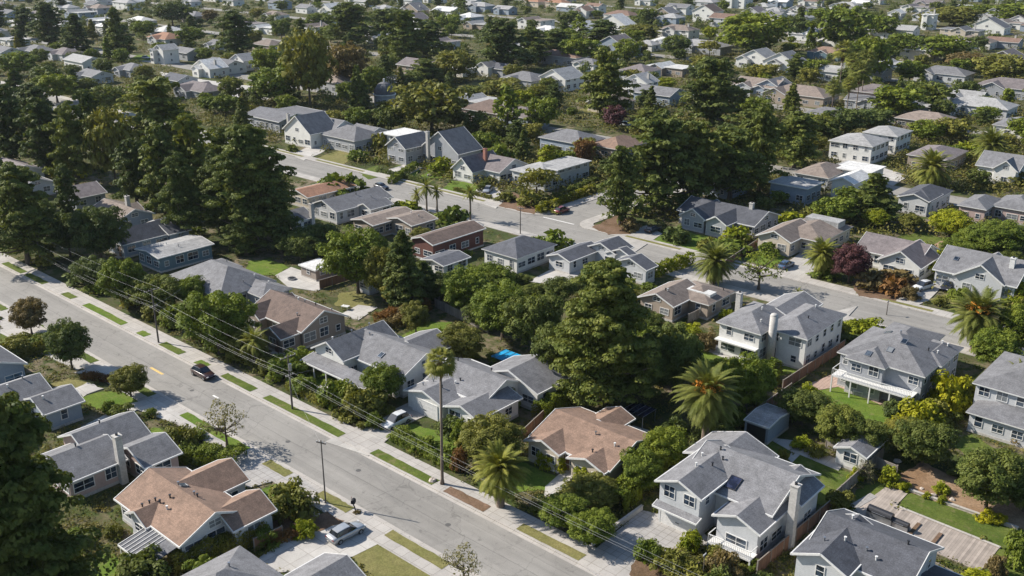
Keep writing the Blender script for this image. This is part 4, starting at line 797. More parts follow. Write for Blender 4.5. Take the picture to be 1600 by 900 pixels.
# --- houses farther off: (px, py, width m, depth m, kind, roof, wall, eave)
FAR = [(22, 70, 18, 12, 'flat', 'light', 'white', 3.2), (60, 88, 17, 12, 'hip', 'grey', 'white', 3.4), (105, 92, 16, 12, 'hip', 'mauve', 'palegrey', 3.2), (133, 108, 19, 11, 'gx', 'light', 'white', 4.2), (157, 24, 16, 12, 'hip', 'tan', 'grey', 5.5), (162, 44, 15, 12, 'flat', 'white', 'grey', 5.2),
    (222, 40, 19, 12, 'hip', 'white', 'white', 3.5), (262, 68, 20, 14, 'hip', 'orange', 'palegrey', 3.4), (262, 98, 9, 9, 'gy', 'light', 'white', 6.5), (295, 92, 14, 10, 'gx', 'grey', 'grey', 3.6), (330, 118, 14, 10, 'gy', 'white', 'white', 3.8), (352, 112, 18, 12, 'gx', 'midgrey', 'white', 3.5), (385, 108, 11, 10, 'gy', 'light', 'white', 4.5),
    (282, 134, 13, 10, 'gx', 'slate', 'palegrey', 3.0), (315, 150, 22, 12, 'hip', 'mauve', 'grey', 3.2), (365, 8, 16, 11, 'hip', 'grey', 'white', 4.0), (150, 128, 14, 10, 'gx', 'grey', 'palegrey', 3.2), (345, 78, 12, 10, 'gx', 'grey', 'palegrey', 3.2),
    (438, 14, 16, 12, 'gx', 'midgrey', 'blue', 5), (430, 30, 18, 12, 'hip', 'tan', 'white', 3.2), (425, 52, 17, 12, 'flat', 'white', 'white', 3.8), (422, 78, 16, 12, 'hip', 'tan', 'tan', 3.2), (602, 20, 15, 12, 'hip', 'light', 'white', 3.4), (596, 66, 14, 12, 'flat', 'light', 'palegrey', 3.4), (528, 142, 14, 12, 'hip', 'tan', 'grey', 4.4),
    (700, 24, 20, 13, 'gx', 'white', 'white', 3.5), (752, 18, 19, 12, 'hip', 'light', 'blue', 4.5), (762, 118, 8, 8, 'gy', 'grey', 'white', 4.2), (782, 118, 12, 10, 'gx', 'slate', 'grey', 3.6), (628, 134, 14, 10, 'flat', 'midgrey', 'palegrey', 3.2), (770, 186, 18, 15, 'hip', 'darkbrown', 'pink', 3.8), (738, 166, 18, 12, 'flat', 'light', 'palegrey', 3),
    (835, 10, 18, 12, 'hip', 'orange', 'cream', 4), (872, 12, 17, 12, 'hip', 'orange', 'cream', 4), (912, 28, 12, 10, 'gy', 'terracotta', 'white', 5), (930, 24, 13, 10, 'gx', 'brown', 'white', 6.5), (972, 32, 22, 14, 'hip', 'brown', 'white', 4), (1040, 30, 14, 12, 'gy', 'grey', 'tan', 4.5), (1062, 22, 18, 12, 'gx', 'grey', 'white', 5), (1105, 34, 17, 13, 'gy', 'darkbrown', 'white', 7),
    (1155, 12, 16, 14, 'flat', 'tan', 'white', 9), (1192, 18, 14, 12, 'hip', 'light', 'white', 4), (1012, 78, 12, 10, 'hip', 'light', 'white', 3.2), (1038, 76, 13, 10, 'hip', 'white', 'white', 4.2), (1100, 82, 26, 12, 'hip', 'light', 'grey', 4), (880, 100, 24, 11, 'hip', 'brown', 'grey', 4.2), (822, 134, 17, 13, 'hip', 'grey', 'grey', 3.4), (878, 138, 14, 13, 'gy', 'light', 'white', 4.8),
    (1000, 122, 14, 13, 'hip', 'mauve', 'palegrey', 3.6), (1048, 116, 19, 11, 'flat', 'white', 'tan', 3.6), (1000, 146, 12, 9, 'gy', 'light', 'white', 5.0), (1030, 160, 17, 12, 'gx', 'grey', 'blue', 3.8), (1185, 104, 16, 12, 'gy', 'light', 'white', 4.2), (1188, 148, 18, 13, 'gx', 'tan', 'palegrey', 4), (818, 196, 14, 12, 'hip', 'mauve', 'blue', 4),
    (1210, 24, 14, 11, 'hip', 'light', 'white', 3.5), (1246, 24, 12, 10, 'gy', 'tan', 'white', 4), (1252, 62, 13, 10, 'gx', 'white', 'white', 3.6), (1225, 110, 17, 12, 'gy', 'grey', 'white', 4.2), (1292, 92, 17, 12, 'hip', 'terracotta', 'teal', 3.6), (1295, 124, 17, 11, 'gx', 'light', 'white', 4), (1352, 124, 19, 12, 'gx', 'midgrey', 'grey', 4.2), (1392, 110, 16, 11, 'flat', 'light', 'blue', 3.5),
    (1362, 98, 12, 10, 'hip', 'brown', 'cream', 4), (1252, 160, 24, 14, 'hip', 'tan', 'tan', 3.8), (1208, 150, 12, 12, 'gy', 'grey', 'blue', 4), (1380, 158, 23, 13, 'hip', 'mauve', 'pink', 3.6), (1362, 172, 18, 9, 'gx', 'midgrey', 'grey', 3.4), (1345, 12, 14, 11, 'gx', 'white', 'white', 3.6), (1412, 55, 15, 12, 'gx', 'light', 'white', 3.6), (1450, 46, 8, 8, 'flat', 'white', 'white', 9),
    (1400, 30, 10, 9, 'gy', 'white', 'white', 4.2), (1545, 52, 21, 13, 'gy', 'midgrey', 'white', 4), (1522, 74, 20, 13, 'hip', 'tan', 'white', 3.6), (1592, 42, 14, 11, 'gy', 'tan', 'white', 4), (1568, 74, 17, 10, 'gx', 'brown', 'grey', 3.4), (1475, 126, 21, 13, 'hip', 'grey', 'palegrey', 3.6), (1578, 150, 24, 15, 'hip', 'mauve', 'grey', 4), (1530, 178, 22, 13, 'hip', 'light', 'palegrey', 3.6),
    (1500, 164, 17, 11, 'gx', 'light', 'blue', 3.6), (1455, 178, 17, 11, 'flat', 'light', 'white', 3.2), (1448, 200, 18, 12, 'hip', 'tan', 'tan', 3.2), (1392, 60, 13, 10, 'hip', 'tan', 'palegrey', 3.4), (1310, 44, 12, 10, 'gx', 'orange', 'palegrey', 3.4), (640, 8, 18, 12, 'gx', 'light', 'white', 4), (680, 4, 17, 12, 'hip', 'white', 'white', 4), (535, 30, 14, 10, 'hip', 'light', 'palegrey', 4),
    (570, 10, 15, 11, 'gx', 'light', 'white', 4), (1010, 8, 14, 10, 'hip', 'light', 'white', 4), (790, 22, 15, 10, 'gx', 'light', 'blue', 4), (480, 20, 14, 11, 'gx', 'grey', 'white', 4), (300, 10, 14, 10, 'hip', 'light', 'palegrey', 4), (110, 20, 13, 10, 'hip', 'light', 'white', 4), (12, 90, 14, 11, 'gx', 'grey', 'palegrey', 3.4), (210, 118, 14, 11, 'hip', 'grey', 'grey', 3.4),
    (50, 130, 14, 12, 'hip', 'grey', 'grey', 3.2), (1120, 300, 13, 10, 'flat', 'light', 'blue', 3.2), (955, 172, 14, 11, 'hip', 'tan', 'cream', 3.6), (920, 110, 13, 10, 'hip', 'grey', 'white', 3.6), (1295, 192, 14, 10, 'hip', 'grey', 'white', 3.4)]
rn = random.Random(5)
for _ in range(2200):
    px, py = rn.uniform(-60, 1660), rn.uniform(-24, 62) if rn.random() < .7 else rn.uniform(62, 150)
    if any(abs(px-f[0]) < 16+py*.16 and abs(py-f[1]) < 3.8+py*.12 for f in FAR): continue
    if len(FAR) >= 292: break
    k = rn.choice(['hip', 'hip', 'gx', 'gy', 'flat']); FAR.append((px, py, rn.uniform(14, 23), rn.uniform(11, 15), k, rn.choice(['light', 'grey', 'white', 'tan', 'light', 'mauve', 'midgrey', 'brown' if px > 780 else 'light', 'white']), rn.choice(['white', 'white', 'palegrey', 'cream' if px > 780 else 'white', 'blue', 'tan']), rn.choice([3.2, 3.8, 5.4])))
RN = dict(light='pale', white='white', grey='grey', tan='tan', mauve='mauve', midgrey='dark grey', brown='brown', slate='slate', orange='orange', terracotta='red-brown', darkbrown='dark brown')
KN = dict(hip='hip-roofed', gx='gabled', gy='front-gabled', flat='flat-roofed')
for i, (px, py, wx, wy, k, rf, wl, ze) in enumerate(FAR):
    c = W(px, py, 0); x, y = c[0], c[1]
    if y < 180 or (i > 117 and blocked(x, y, 7)): continue
    big = ze >= 4.2
    w = [dict(x0=x-wx/2, x1=x+wx/2, y0=y-wy/2, y1=y+wy/2, ze=ze, ax='y' if k == 'gy' else 'x', k={'hip': 'hip', 'gx': 'gable', 'gy': 'gable', 'flat': 'flat'}[k], p=.5 if k == 'gy' else .38, oh=.45, z0=0.0)]
    if i % 3 != 0: w.append(dict(w[0])); w[1].update(x0=x-wx*.5+wx*.1*(i % 4), x1=x-wx*.5+wx*.1*(i % 4)+wx*.42, y0=y-wy/2-2.2, y1=y+wy/2-1, ax='y', k='gable', p=.45, ze=ze-.3)
    near = py > 100
    r, bs = house('distant_house', None, None, w, rf, wl, density=4.0 if near else 6.0, detail=False, cat='house', chim=[(*PX((x+wx*.3, y, ze+3.2)), ze+3.2, 'masonry')] if i % 5 == 0 else ())
    auto(r, f"{RN[rf]} {KN[k]} {'tall ' if big else ''}house", (x, y, 0), 'house', 'houses of the farther blocks')

# ------------------------------------------------------------------ plants
NR = np.random.RandomState(3)
def quads_mesh(name, P, mats, mat_idx=None):
    """P: (n, 4, 3) corners -> mesh of n loose quads"""
    n = len(P); me = bpy.data.meshes.new(name); me.vertices.add(4*n); me.loops.add(4*n); me.polygons.add(n)
    me.vertices.foreach_set('co', P.reshape(-1).astype(np.float32)); me.loops.foreach_set('vertex_index', np.arange(4*n, dtype=np.int32))
    me.polygons.foreach_set('loop_start', np.arange(0, 4*n, 4, dtype=np.int32))
    for x in (mats if isinstance(mats, (list, tuple)) else [mats]): me.materials.append(MATS[x])
    if mat_idx is not None: me.polygons.foreach_set('material_index', mat_idx.astype(np.int32))
    me.update(calc_edges=True); return me
def leaves(P, N, size, rs, aspect=0.62, jit=0.42):
    n = len(P); N = N + rs.normal(0, jit, (n, 3)); N /= np.linalg.norm(N, axis=1)[:, None]+1e-9
    A = rs.normal(0, 1, (n, 3)); A -= N*np.sum(A*N, 1)[:, None]; A /= np.linalg.norm(A, axis=1)[:, None]+1e-9; B = np.cross(N, A)
    s = (size*rs.uniform(.6, 1.35, n))[:, None]
    return np.stack([P-A*s*.5, P+B*s*.5*aspect+A*s*.08, P+A*s*.5, P-B*s*.5*aspect+A*s*.08], 1)
def clump_leaves(C_, Rr, flat, per, size, rs, up=0.35):
    out = []
    k = len(C_)
    idx = np.repeat(np.arange(k), per); n = len(idx)
    D = rs.normal(0, 1, (n, 3)); D[:, 2] = np.where(D[:, 2] < -0.3, -D[:, 2]*.7, D[:, 2]); D /= np.linalg.norm(D, axis=1)[:, None]
    rad = Rr[idx][:, None]*(rs.uniform(.55, 1.0, n)**.5)[:, None]
    off = D*rad; off[:, 2] *= flat
    N = D.copy(); N[:, 2] += up
    return leaves(C_[idx]+off, N, size, rs)
def crown(kind, h, r, nc, per, size, seed):
    rs = np.random.RandomState(seed)
    z = rs.uniform(0, 1, nc*3); th = rs.uniform(0, 2*math.pi, nc*3); u = rs.uniform(0, 1, nc*3)
    lob = 1+.22*np.sin(th*2+seed)+.14*np.sin(th*3+seed*2.1)+.12*np.sin(z*9+th*2)
    if kind in ('cypress', 'giant'):   # broad layered crown, ragged outline
        prof = np.clip(np.minimum((z+.06)*3.2, 1.0)*(1-z**2.2*.8)+.0, .05, 1); z0, z1, flat, cr = .10*h, .95*h, .42, (.19 if kind == 'cypress' else .145)*r
    elif kind == 'oak':
        prof = np.sqrt(np.clip(1-(2*z-1)**2, 0.02, 1)); z0, z1, flat, cr = .20*h, .93*h, .75, .235*r; lob = 1+(lob-1)*.7
    elif kind == 'cone':
        prof = np.clip(np.minimum((z+.05)*6, 1)*(1-z)**.75, .04, 1); z0, z1, flat, cr = .05*h, .98*h, .7, .24*r; lob = 1+(lob-1)*.5
    elif kind == 'column':
        prof = np.clip(np.minimum((z+.1)*4, 1)*(1-z**3)**.6, .05, 1); z0, z1, flat, cr = .05*h, .95*h, .95, .33*r; lob = 1+(lob-1)*.4
    elif kind == 'umbrella':
        prof = np.clip(.35+.65*np.sqrt(np.clip(1-z**2, 0, 1)), .1, 1); z0, z1, flat, cr = .5*h, .9*h, .5, .26*r
    else:                   # bush
        prof = np.sqrt(np.clip(1-z**2.4, .04, 1)); z0, z1, flat, cr = .08*h, .86*h, .8, .34*r; lob = 1+(lob-1)*.55
    rr = r*prof*lob*(.25+.75*u**.4); keep = np.argsort(rs.uniform(0, 1, nc*3)*(.3+.7*prof))[-nc:]
    Cc = np.stack([rr*np.cos(th), rr*np.sin(th), z0+(z1-z0)*z], 1)[keep]
    if kind in ('cypress', 'giant'):      # tiers of boughs with gaps between them
        M = 34 if kind == 'cypress' else 52; bz = np.sort(rs.uniform(0, 1, M)**.9); ba = 2.399*np.arange(M)+rs.uniform(-.5, .5, M); bp = np.clip(np.minimum((bz+.22)*2.6, 1.0)*np.sqrt(np.clip(1-bz**(2.6 if kind == 'cypress' else 1.35)*.96, 0, 1)), .08, 1)*rs.uniform(.74, 1.06, M)*(1+.16*np.sin(ba*2+seed))
        bi = rs.randint(0, M, nc); tt = 1-.75*rs.uniform(0, 1, nc)**1.2; lat = rs.normal(0, .15, nc)*r*(.4+.6*tt)
        rad_ = r*bp[bi]*tt; Cc = np.stack([rad_*np.cos(ba[bi])-lat*np.sin(ba[bi]), rad_*np.sin(ba[bi])+lat*np.cos(ba[bi]), z0+(z1-z0)*bz[bi]+(.6-tt)*.06*h+rs.normal(0, .014, nc)*h], 1)
        zk = bz[bi]
    Rr = cr*rs.uniform(.6, 1.25, nc)
    if kind in ('cypress', 'giant'): Rr *= (1.15-.5*zk)
    if kind == 'cone': Rr *= (1.15-.7*z[keep])
    P = clump_leaves(Cc, Rr, flat, per, size, rs)
    # inner foliage that closes the crown
    ni = int(nc*per*.18); zi = rs.uniform(.05, .9, ni); ti = rs.uniform(0, 2*math.pi, ni)
    pf = {'cypress': np.minimum((zi+.06)*3.2, 1.0)*(1-zi**2.2*.8), 'giant': np.minimum((zi+.06)*3.2, 1.0)*(1-zi**2.2*.8), 'oak': np.sqrt(np.clip(1-(2*zi-1)**2, .02, 1)), 'cone': (1-zi)**.8, 'column': (1-zi**3)**.6, 'umbrella': np.sqrt(1-zi**2)}.get(kind, np.sqrt(1-zi**2.4))
    ri = r*pf*rs.uniform(0, .72 if kind not in ('cypress', 'giant') else .42, ni)**.6
    Pi = leaves(np.stack([ri*np.cos(ti), ri*np.sin(ti), z0+(z1-z0)*zi], 1), rs.normal(0, 1, (ni, 3)), size*1.5, rs)
    return np.concatenate([P, Pi]), Cc
def trunk_mb(h, r, ztop, rad, Cc, nl, seed, multi=1):
    rn = random.Random(seed); q = MB()
    for k in range(multi):
        a = rn.uniform(0, 6.28); l = (0 if multi == 1 else .22*r); pts = []
        for i in range(7):
            t = i/6; pts.append((l*t*math.cos(a+k*2.1)+rn.uniform(-.08, .08)*t, l*t*math.sin(a+k*2.1)+rn.uniform(-.08, .08)*t, -.1+ztop*t))
        q.tube(pts, [rad*(1.35 if i == 0 else 1)*(1-.75*i/6) for i in range(7)], 8)
    cs = sorted(range(len(Cc)), key=lambda i: -Cc[i][0]**2-Cc[i][1]**2)[:nl*2]; rn.shuffle(cs)
    for i in cs[:nl]:
        c = Cc[i]; z = max(.15*h, min(c[2]*.6, ztop*.85)); s = Vector((0, 0, z)); e = Vector(c)
        q.tube([s, s.lerp(e, .5)+Vector((0, 0, -.03*h)), e], [rad*.42, rad*.26, rad*.08], 6, cap=False)
    return q
PROTO = {}
def proto(kind, hi):
    key = (kind, hi)
    if key in PROTO: return PROTO[key]
    spec = dict(cypress=(20, 7.5, 300, 120, .44), oak=(9, 4.4, 130, 130, .32), giant=(22, 8.5, 560, 95, .46), cone=(14, 3.4, 150, 100, .34), column=(11, 2.2, 60, 110, .36), umbrella=(8, 4.5, 60, 110, .38), bush=(2.2, 1.5, 32, 70, .24), sparse=(6.5, 2.8, 60, 16, .26))[kind]
    h, r, nc, per, sz = spec; out = []
    for v in range(3 if hi else 2):
        if hi: P, Cc = crown('oak' if kind == 'sparse' else kind, h, r, nc, per, sz, 11*v+len(kind))
        else: P, Cc = crown('oak' if kind == 'sparse' else kind, h, r, int(nc*.6), max(10, int(per*.28)), sz*2.0, 11*v+len(kind))
        me = quads_mesh('crown' if kind != 'bush' else 'shrub', P, 'leaf_green')
        tm = None
        if kind != 'bush': tm = trunk_mb(h, r, h*(.8 if kind in ('cone', 'cypress', 'giant') else .6), h*.022+.06, Cc, 14 if kind == 'sparse' else (7 if hi else 3), v, 1).mesh('trunk', 'bark')
        out.append((me, tm, h, r))
    PROTO[key] = out; return out
def set_mat(o, name): o.material_slots[0].link = 'OBJECT'; o.material_slots[0].material = MATS[name]
TN = dict(cypress='cypress_tree', giant='cypress_tree', oak='broadleaf_tree', cone='conifer_tree', column='column_tree', umbrella='umbrella_tree', bush='shrub', sparse='sparse_tree')
CN = dict(cypress='bushy dark', dark='dark green', green='green', bright='bright green', olive='olive', yellow='yellow-flowered', brown='brown-leaved', purple='purple', red='rust-red', palm='green', grey='grey-green')
LN = dict(cypress='layered cypress', giant='layered cypress', oak='round tree', cone='pointed conifer', column='upright narrow tree', umbrella='umbrella tree', bush='shrub', sparse='thin-leaved tree')
CATN = dict(cypress='tree', giant='tree', oak='tree', cone='tree', column='tree', umbrella='tree', bush='shrub', sparse='tree')
TREES = []
def put_tree(kind, x, y, h, r, mat, label=None, group=None, z=0.0):
    k = ppm((x, y, 2)); hi = k > 7.0
    if kind == 'bush': hi = k > 8.5
    me, tm, h0, r0 = random.choice(proto(kind, hi)); nm_ = 'evergreen_tree' if kind == 'oak' and mat in ('dark', 'cypress') else TN[kind]; rz = random.uniform(0, 6.28)
    wob = random.uniform(.92, 1.08)
    if kind == 'bush':
        o = link(TN[kind], me, None, (x, y, z-.05*h), rz); o.scale = (r/r0*wob, r/r0/wob, h/h0); set_mat(o, 'leaf_'+mat); root = o
    else:
        root = bpy.data.objects.new(nm_, None); C.objects.link(root); root.location = (x, y, z); root.rotation_euler = (0, 0, rz); root.scale = (r/r0*wob, r/r0/wob, h/h0)
        c = link('crown', me, root); set_mat(c, 'leaf_'+mat); link('trunk', tm, root)
    if label: tag(root, label, CATN[kind], group)
    else: auto(root, f"{'low ' if kind == 'bush' and h < 1.3 else ('tall ' if kind in ('cypress', 'oak') and h > 15 else '')}{CN[mat]+' ' if not (kind == 'cypress' and mat == 'cypress') else 'dark '}{LN[kind]}", (x, y, h*.5), CATN[kind], group or {'bush': 'shrubs in the gardens', 'cypress': 'cypresses among the houses', 'oak': 'round trees among the houses', 'cone': 'pointed conifers among the houses', 'sparse': 'thin-leaved street trees', 'column': 'narrow upright trees', 'umbrella': 'umbrella trees'}[kind])
    TREES.append((x, y, r)); return root
def solve_h(base, topy):
    lo, hi = .3, 60
    for _ in range(40):
        m_ = (lo+hi)/2
        if PX((base[0], base[1], m_))[1] > topy: lo = m_
        else: hi = m_
    return lo
def T(kind, bx, by, topy, wpx, mat='green', label=None, short=None):
    c = W(bx, by); h = solve_h(c, topy); r = wpx/2/ppm((c[0], c[1], h*.5))
    if kind == 'cypress': r *= 1.0
    if kind == 'bush' and 59 < c[1] < 75.6+r*.6: c[1] = 75.6+r*.7 if c[1] > 66.6 else 58.6-r*.5
    if kind == 'bush' and 153 < c[1] < 171.5+r*.6: c[1] = 171.6+r*.8 if c[1] > 162 else 152.2-r*.4
    o = put_tree(kind, c[0], c[1], h, r, mat, label)
    if short: landmark(short, (c[0], c[1], h*.5))
    return o
# the large trees first
T('giant', 940, 628, 398, 200, 'cypress', 'great dark cypress standing behind the small brown bungalow', 'the great cypress')
T('giant', 45, 1010, 600, 300, 'cypress', 'huge dark conifer filling the near corner beside the terracotta-roofed bungalow', 'the huge corner conifer')
T('giant', 400, 382, 188, 160, 'cypress', 'tall layered cypress with feathery tiers beside the orange roof', 'the layered cypress')
T('giant', 1030, 325, 168, 165, 'cypress', 'broad cypress clump on bare trunks at the side-street corner', 'the corner cypress clump')
T('cypress', 1085, 318, 178, 110, 'cypress'); T('cypress', 968, 352, 226, 80, 'cypress'); T('cypress', 1140, 312, 190, 120, 'dark'); T('cypress', 1185, 300, 165, 80, 'cypress')
for a in [(45, 412, 250, 130, 'cypress'), (20, 260, 118, 100, 'dark'), (75, 270, 150, 90, 'dark'), (120, 290, 150, 80, 'cypress'), (-30, 330, 180, 110, 'dark'), (250, 245, 112, 130, 'cypress'), (260, 340, 190, 95, 'cypress'), (310, 330, 165, 100, 'cypress'), (290, 378, 235, 80, 'dark'),
          (345, 365, 235, 80, 'dark'), (215, 322, 215, 80, 'dark'), (350, 300, 190, 80, 'cypress'), (440, 395, 290, 70, 'dark'), (385, 398, 310, 70, 'dark'), (5, 350, 258, 70, 'dark'), (150, 250, 130, 70, 'dark'), (60, 210, 128, 90, 'dark'), (110, 345, 255, 50, 'dark'),
          (548, 72, 2, 100, 'dark'), (635, 105, 8, 95, 'dark'), (670, 95, 30, 70, 'dark'), (785, 112, 28, 100, 'dark'), (830, 100, 40, 70, 'dark'), (945, 190, 68, 92, 'cypress'), (1110, 200, 82, 110, 'cypress'), (1240, 262, 172, 100, 'cypress'), (1175, 235, 165, 90, 'cypress'),
          (665, 135, 88, 70, 'cypress'), (940, 82, 30, 80, 'dark'), (870, 90, 42, 80, 'dark'), (80, 75, 2, 70, 'dark'), (40, 60, 10, 50, 'dark'), (-5, 52, 0, 50, 'dark'), (370, 92, 15, 80, 'dark'), (600, 60, 10, 60, 'dark'), (1225, 240, 190, 70, 'dark'), (1010, 210, 168, 60, 'cypress')]:
    T('cypress', a[0], a[1], a[2], a[3], a[4])
for a in [(182, 290, 158, 75, 'olive'), (1175, 88, 14, 112, 'green'), (1312, 82, 4, 90, 'green'), (675, 208, 122, 118, 'olive'), (485, 168, 38, 75, 'olive'), (468, 150, 78, 60, 'green'), (545, 140, 60, 66, 'brown'), (585, 150, 100, 40, 'green'), (712, 128, 74, 62, 'olive'), (430, 165, 102, 80, 'green'),
          (845, 205, 148, 54, 'green'), (783, 155, 122, 75, 'olive'), (560, 458, 352, 95, 'green'), (600, 470, 380, 60, 'olive'), (730, 490, 415, 80, 'green'), (785, 530, 440, 95, 'green'), (835, 550, 452, 90, 'cypress'), (722, 565, 505, 64, 'olive'), (620, 478, 430, 55, 'olive'), (870, 600, 505, 80, 'cypress'), (690, 470, 425, 56, 'dark'),
          (195, 478, 400, 66, 'green'), (248, 486, 430, 78, 'cypress'), (343, 552, 452, 102, 'green'), (392, 570, 515, 52, 'olive'), (160, 410, 318, 80, 'dark'), (110, 400, 330, 60, 'dark'), (300, 480, 430, 50, 'green'), (150, 450, 400, 60, 'dark'),
          (205, 620, 570, 58, 'olive'), (113, 577, 498, 66, 'dark'), (50, 522, 464, 56, 'brown'), (600, 628, 568, 62, 'green'), (770, 722, 652, 95, 'olive'), (1165, 645, 552, 75, 'green'), (1128, 618, 560, 60, 'green'), (1252, 664, 606, 70, 'cypress'), (1305, 698, 632, 72, 'cypress'), (1350, 712, 655, 60, 'cypress'),
          (1440, 728, 655, 85, 'cypress'), (1405, 700, 655, 55, 'olive'), (1540, 795, 700, 100, 'cypress'), (1598, 800, 735, 70, 'cypress'), (1550, 578, 512, 74, 'green'), (1592, 560, 470, 66, 'green'), (1035, 738, 668, 70, 'green'), (1000, 765, 703, 66, 'green'), (925, 790, 745, 80, 'olive'), (880, 825, 776, 70, 'green'), (925, 848, 800, 72, 'green'),
          (1368, 356, 326, 40, 'bright'), (1482, 372, 328, 62, 'bright'), (1555, 400, 345, 95, 'green'), (1520, 396, 358, 60, 'green'), (1300, 352, 305, 60, 'green'), (1325, 442, 380, 58, 'purple'), (960, 202, 162, 40, 'purple'), (912, 268, 212, 30, 'red'), (1052, 616, 505, 90, 'dark'), (1010, 620, 520, 80, 'dark'),
          (1350, 130, 52, 66, 'green'), (1410, 92, 50, 66, 'green'), (1490, 42, 8, 80, 'olive'), (1590, 38, 2, 90, 'green'), (1475, 96, 52, 80, 'green'), (1565, 132, 82, 90, 'olive'), (1510, 112, 80, 60, 'brown'), (1420, 130, 92, 50, 'green'), (1530, 30, 5, 60, 'green'), (1270, 122, 90, 42, 'green'), (1400, 185, 130, 80, 'green'), (1450, 172, 125, 70, 'cypress'),
          (1488, 222, 182, 60, 'olive'), (1445, 222, 185, 52, 'green'), (1275, 215, 175, 60, 'cypress'), (1320, 212, 165, 60, 'dark'), (1360, 205, 168, 60, 'dark'), (880, 82, 42, 60, 'green'), (905, 100, 55, 60, 'green'), (1000, 62, 36, 60, 'olive'), (1240, 60, 22, 50, 'dark'), (1055, 90, 52, 50, 'dark'), (1150, 60, 30, 50, 'green'),
          (1378, 60, 20, 50, 'green'), (980, 100, 58, 46, 'green'), (700, 50, 20, 46, 'green'), (270, 40, 0, 50, 'dark'), (225, 60, 30, 40, 'green'), (300, 70, 40, 40, 'green'), (420, 120, 70, 50, 'green'), (500, 45, 18, 40, 'green'), (560, 205, 165, 46, 'green'), (820, 168, 138, 36, 'bright'), (745, 208, 172, 50, 'dark'), (712, 250, 212, 50, 'dark'), (440, 60, 28, 30, 'green'),
          (500, 218, 188, 30, 'dark'), (1040, 142, 120, 34, 'bright'), (1190, 128, 98, 50, 'olive'), (842, 165, 130, 32, 'olive'), (30, 120, 78, 60, 'green'), (90, 160, 110, 60, 'green'), (170, 180, 130, 60, 'dark'), (230, 160, 122, 50, 'green'), (75, 140, 100, 45, 'dark'), (1600, 220, 180, 50, 'green'), (1540, 190, 165, 40, 'green'),
          (1080, 262, 222, 54, 'green'), (880, 268, 232, 40, 'green'), (640, 175, 150, 30, 'green'), (1180, 190, 150, 50, 'green'), (770, 458, 412, 70, 'green'), (650, 520, 470, 44, 'olive'), (500, 400, 345, 60, 'dark'), (470, 410, 360, 56, 'dark'), (60, 380, 300, 60, 'dark')]:
    T('oak', *a)
for a in [(122, 85, 14, 56, 'dark'), (187, 92, 2, 56, 'dark'), (632, 482, 345, 80, 'cypress'), (662, 470, 400, 60, 'dark'), (560, 178, 92, 34, 'dark'), (1362, 345, 262, 86, 'cypress'), (470, 70, 25, 36, 'dark'), (300, 52, 20, 30, 'dark'), (30, 170, 100, 50, 'dark'), (1010, 40, 12, 30, 'dark'), (1330, 345, 300, 50, 'dark'), (1290, 210, 168, 40, 'dark')]:
    T('cone', *a)
for a in [(793, 212, 130, 40, 'green'), (1135, 245, 190, 40, 'dark'), (905, 60, 22, 26, 'green'), (720, 20, -8, 22, 'dark')]: T('column', *a)
for a in [(838, 312, 262, 62, 'olive'), (1108, 90, 62, 40, 'olive')]: T('umbrella', *a)
for a in [(355, 697, 622, 66, 'grey'), (725, 912, 852, 60, 'grey'), (1185, 452, 384, 66, 'green'), (1350, 752, 718, 32, 'grey')]: T('sparse', *a)
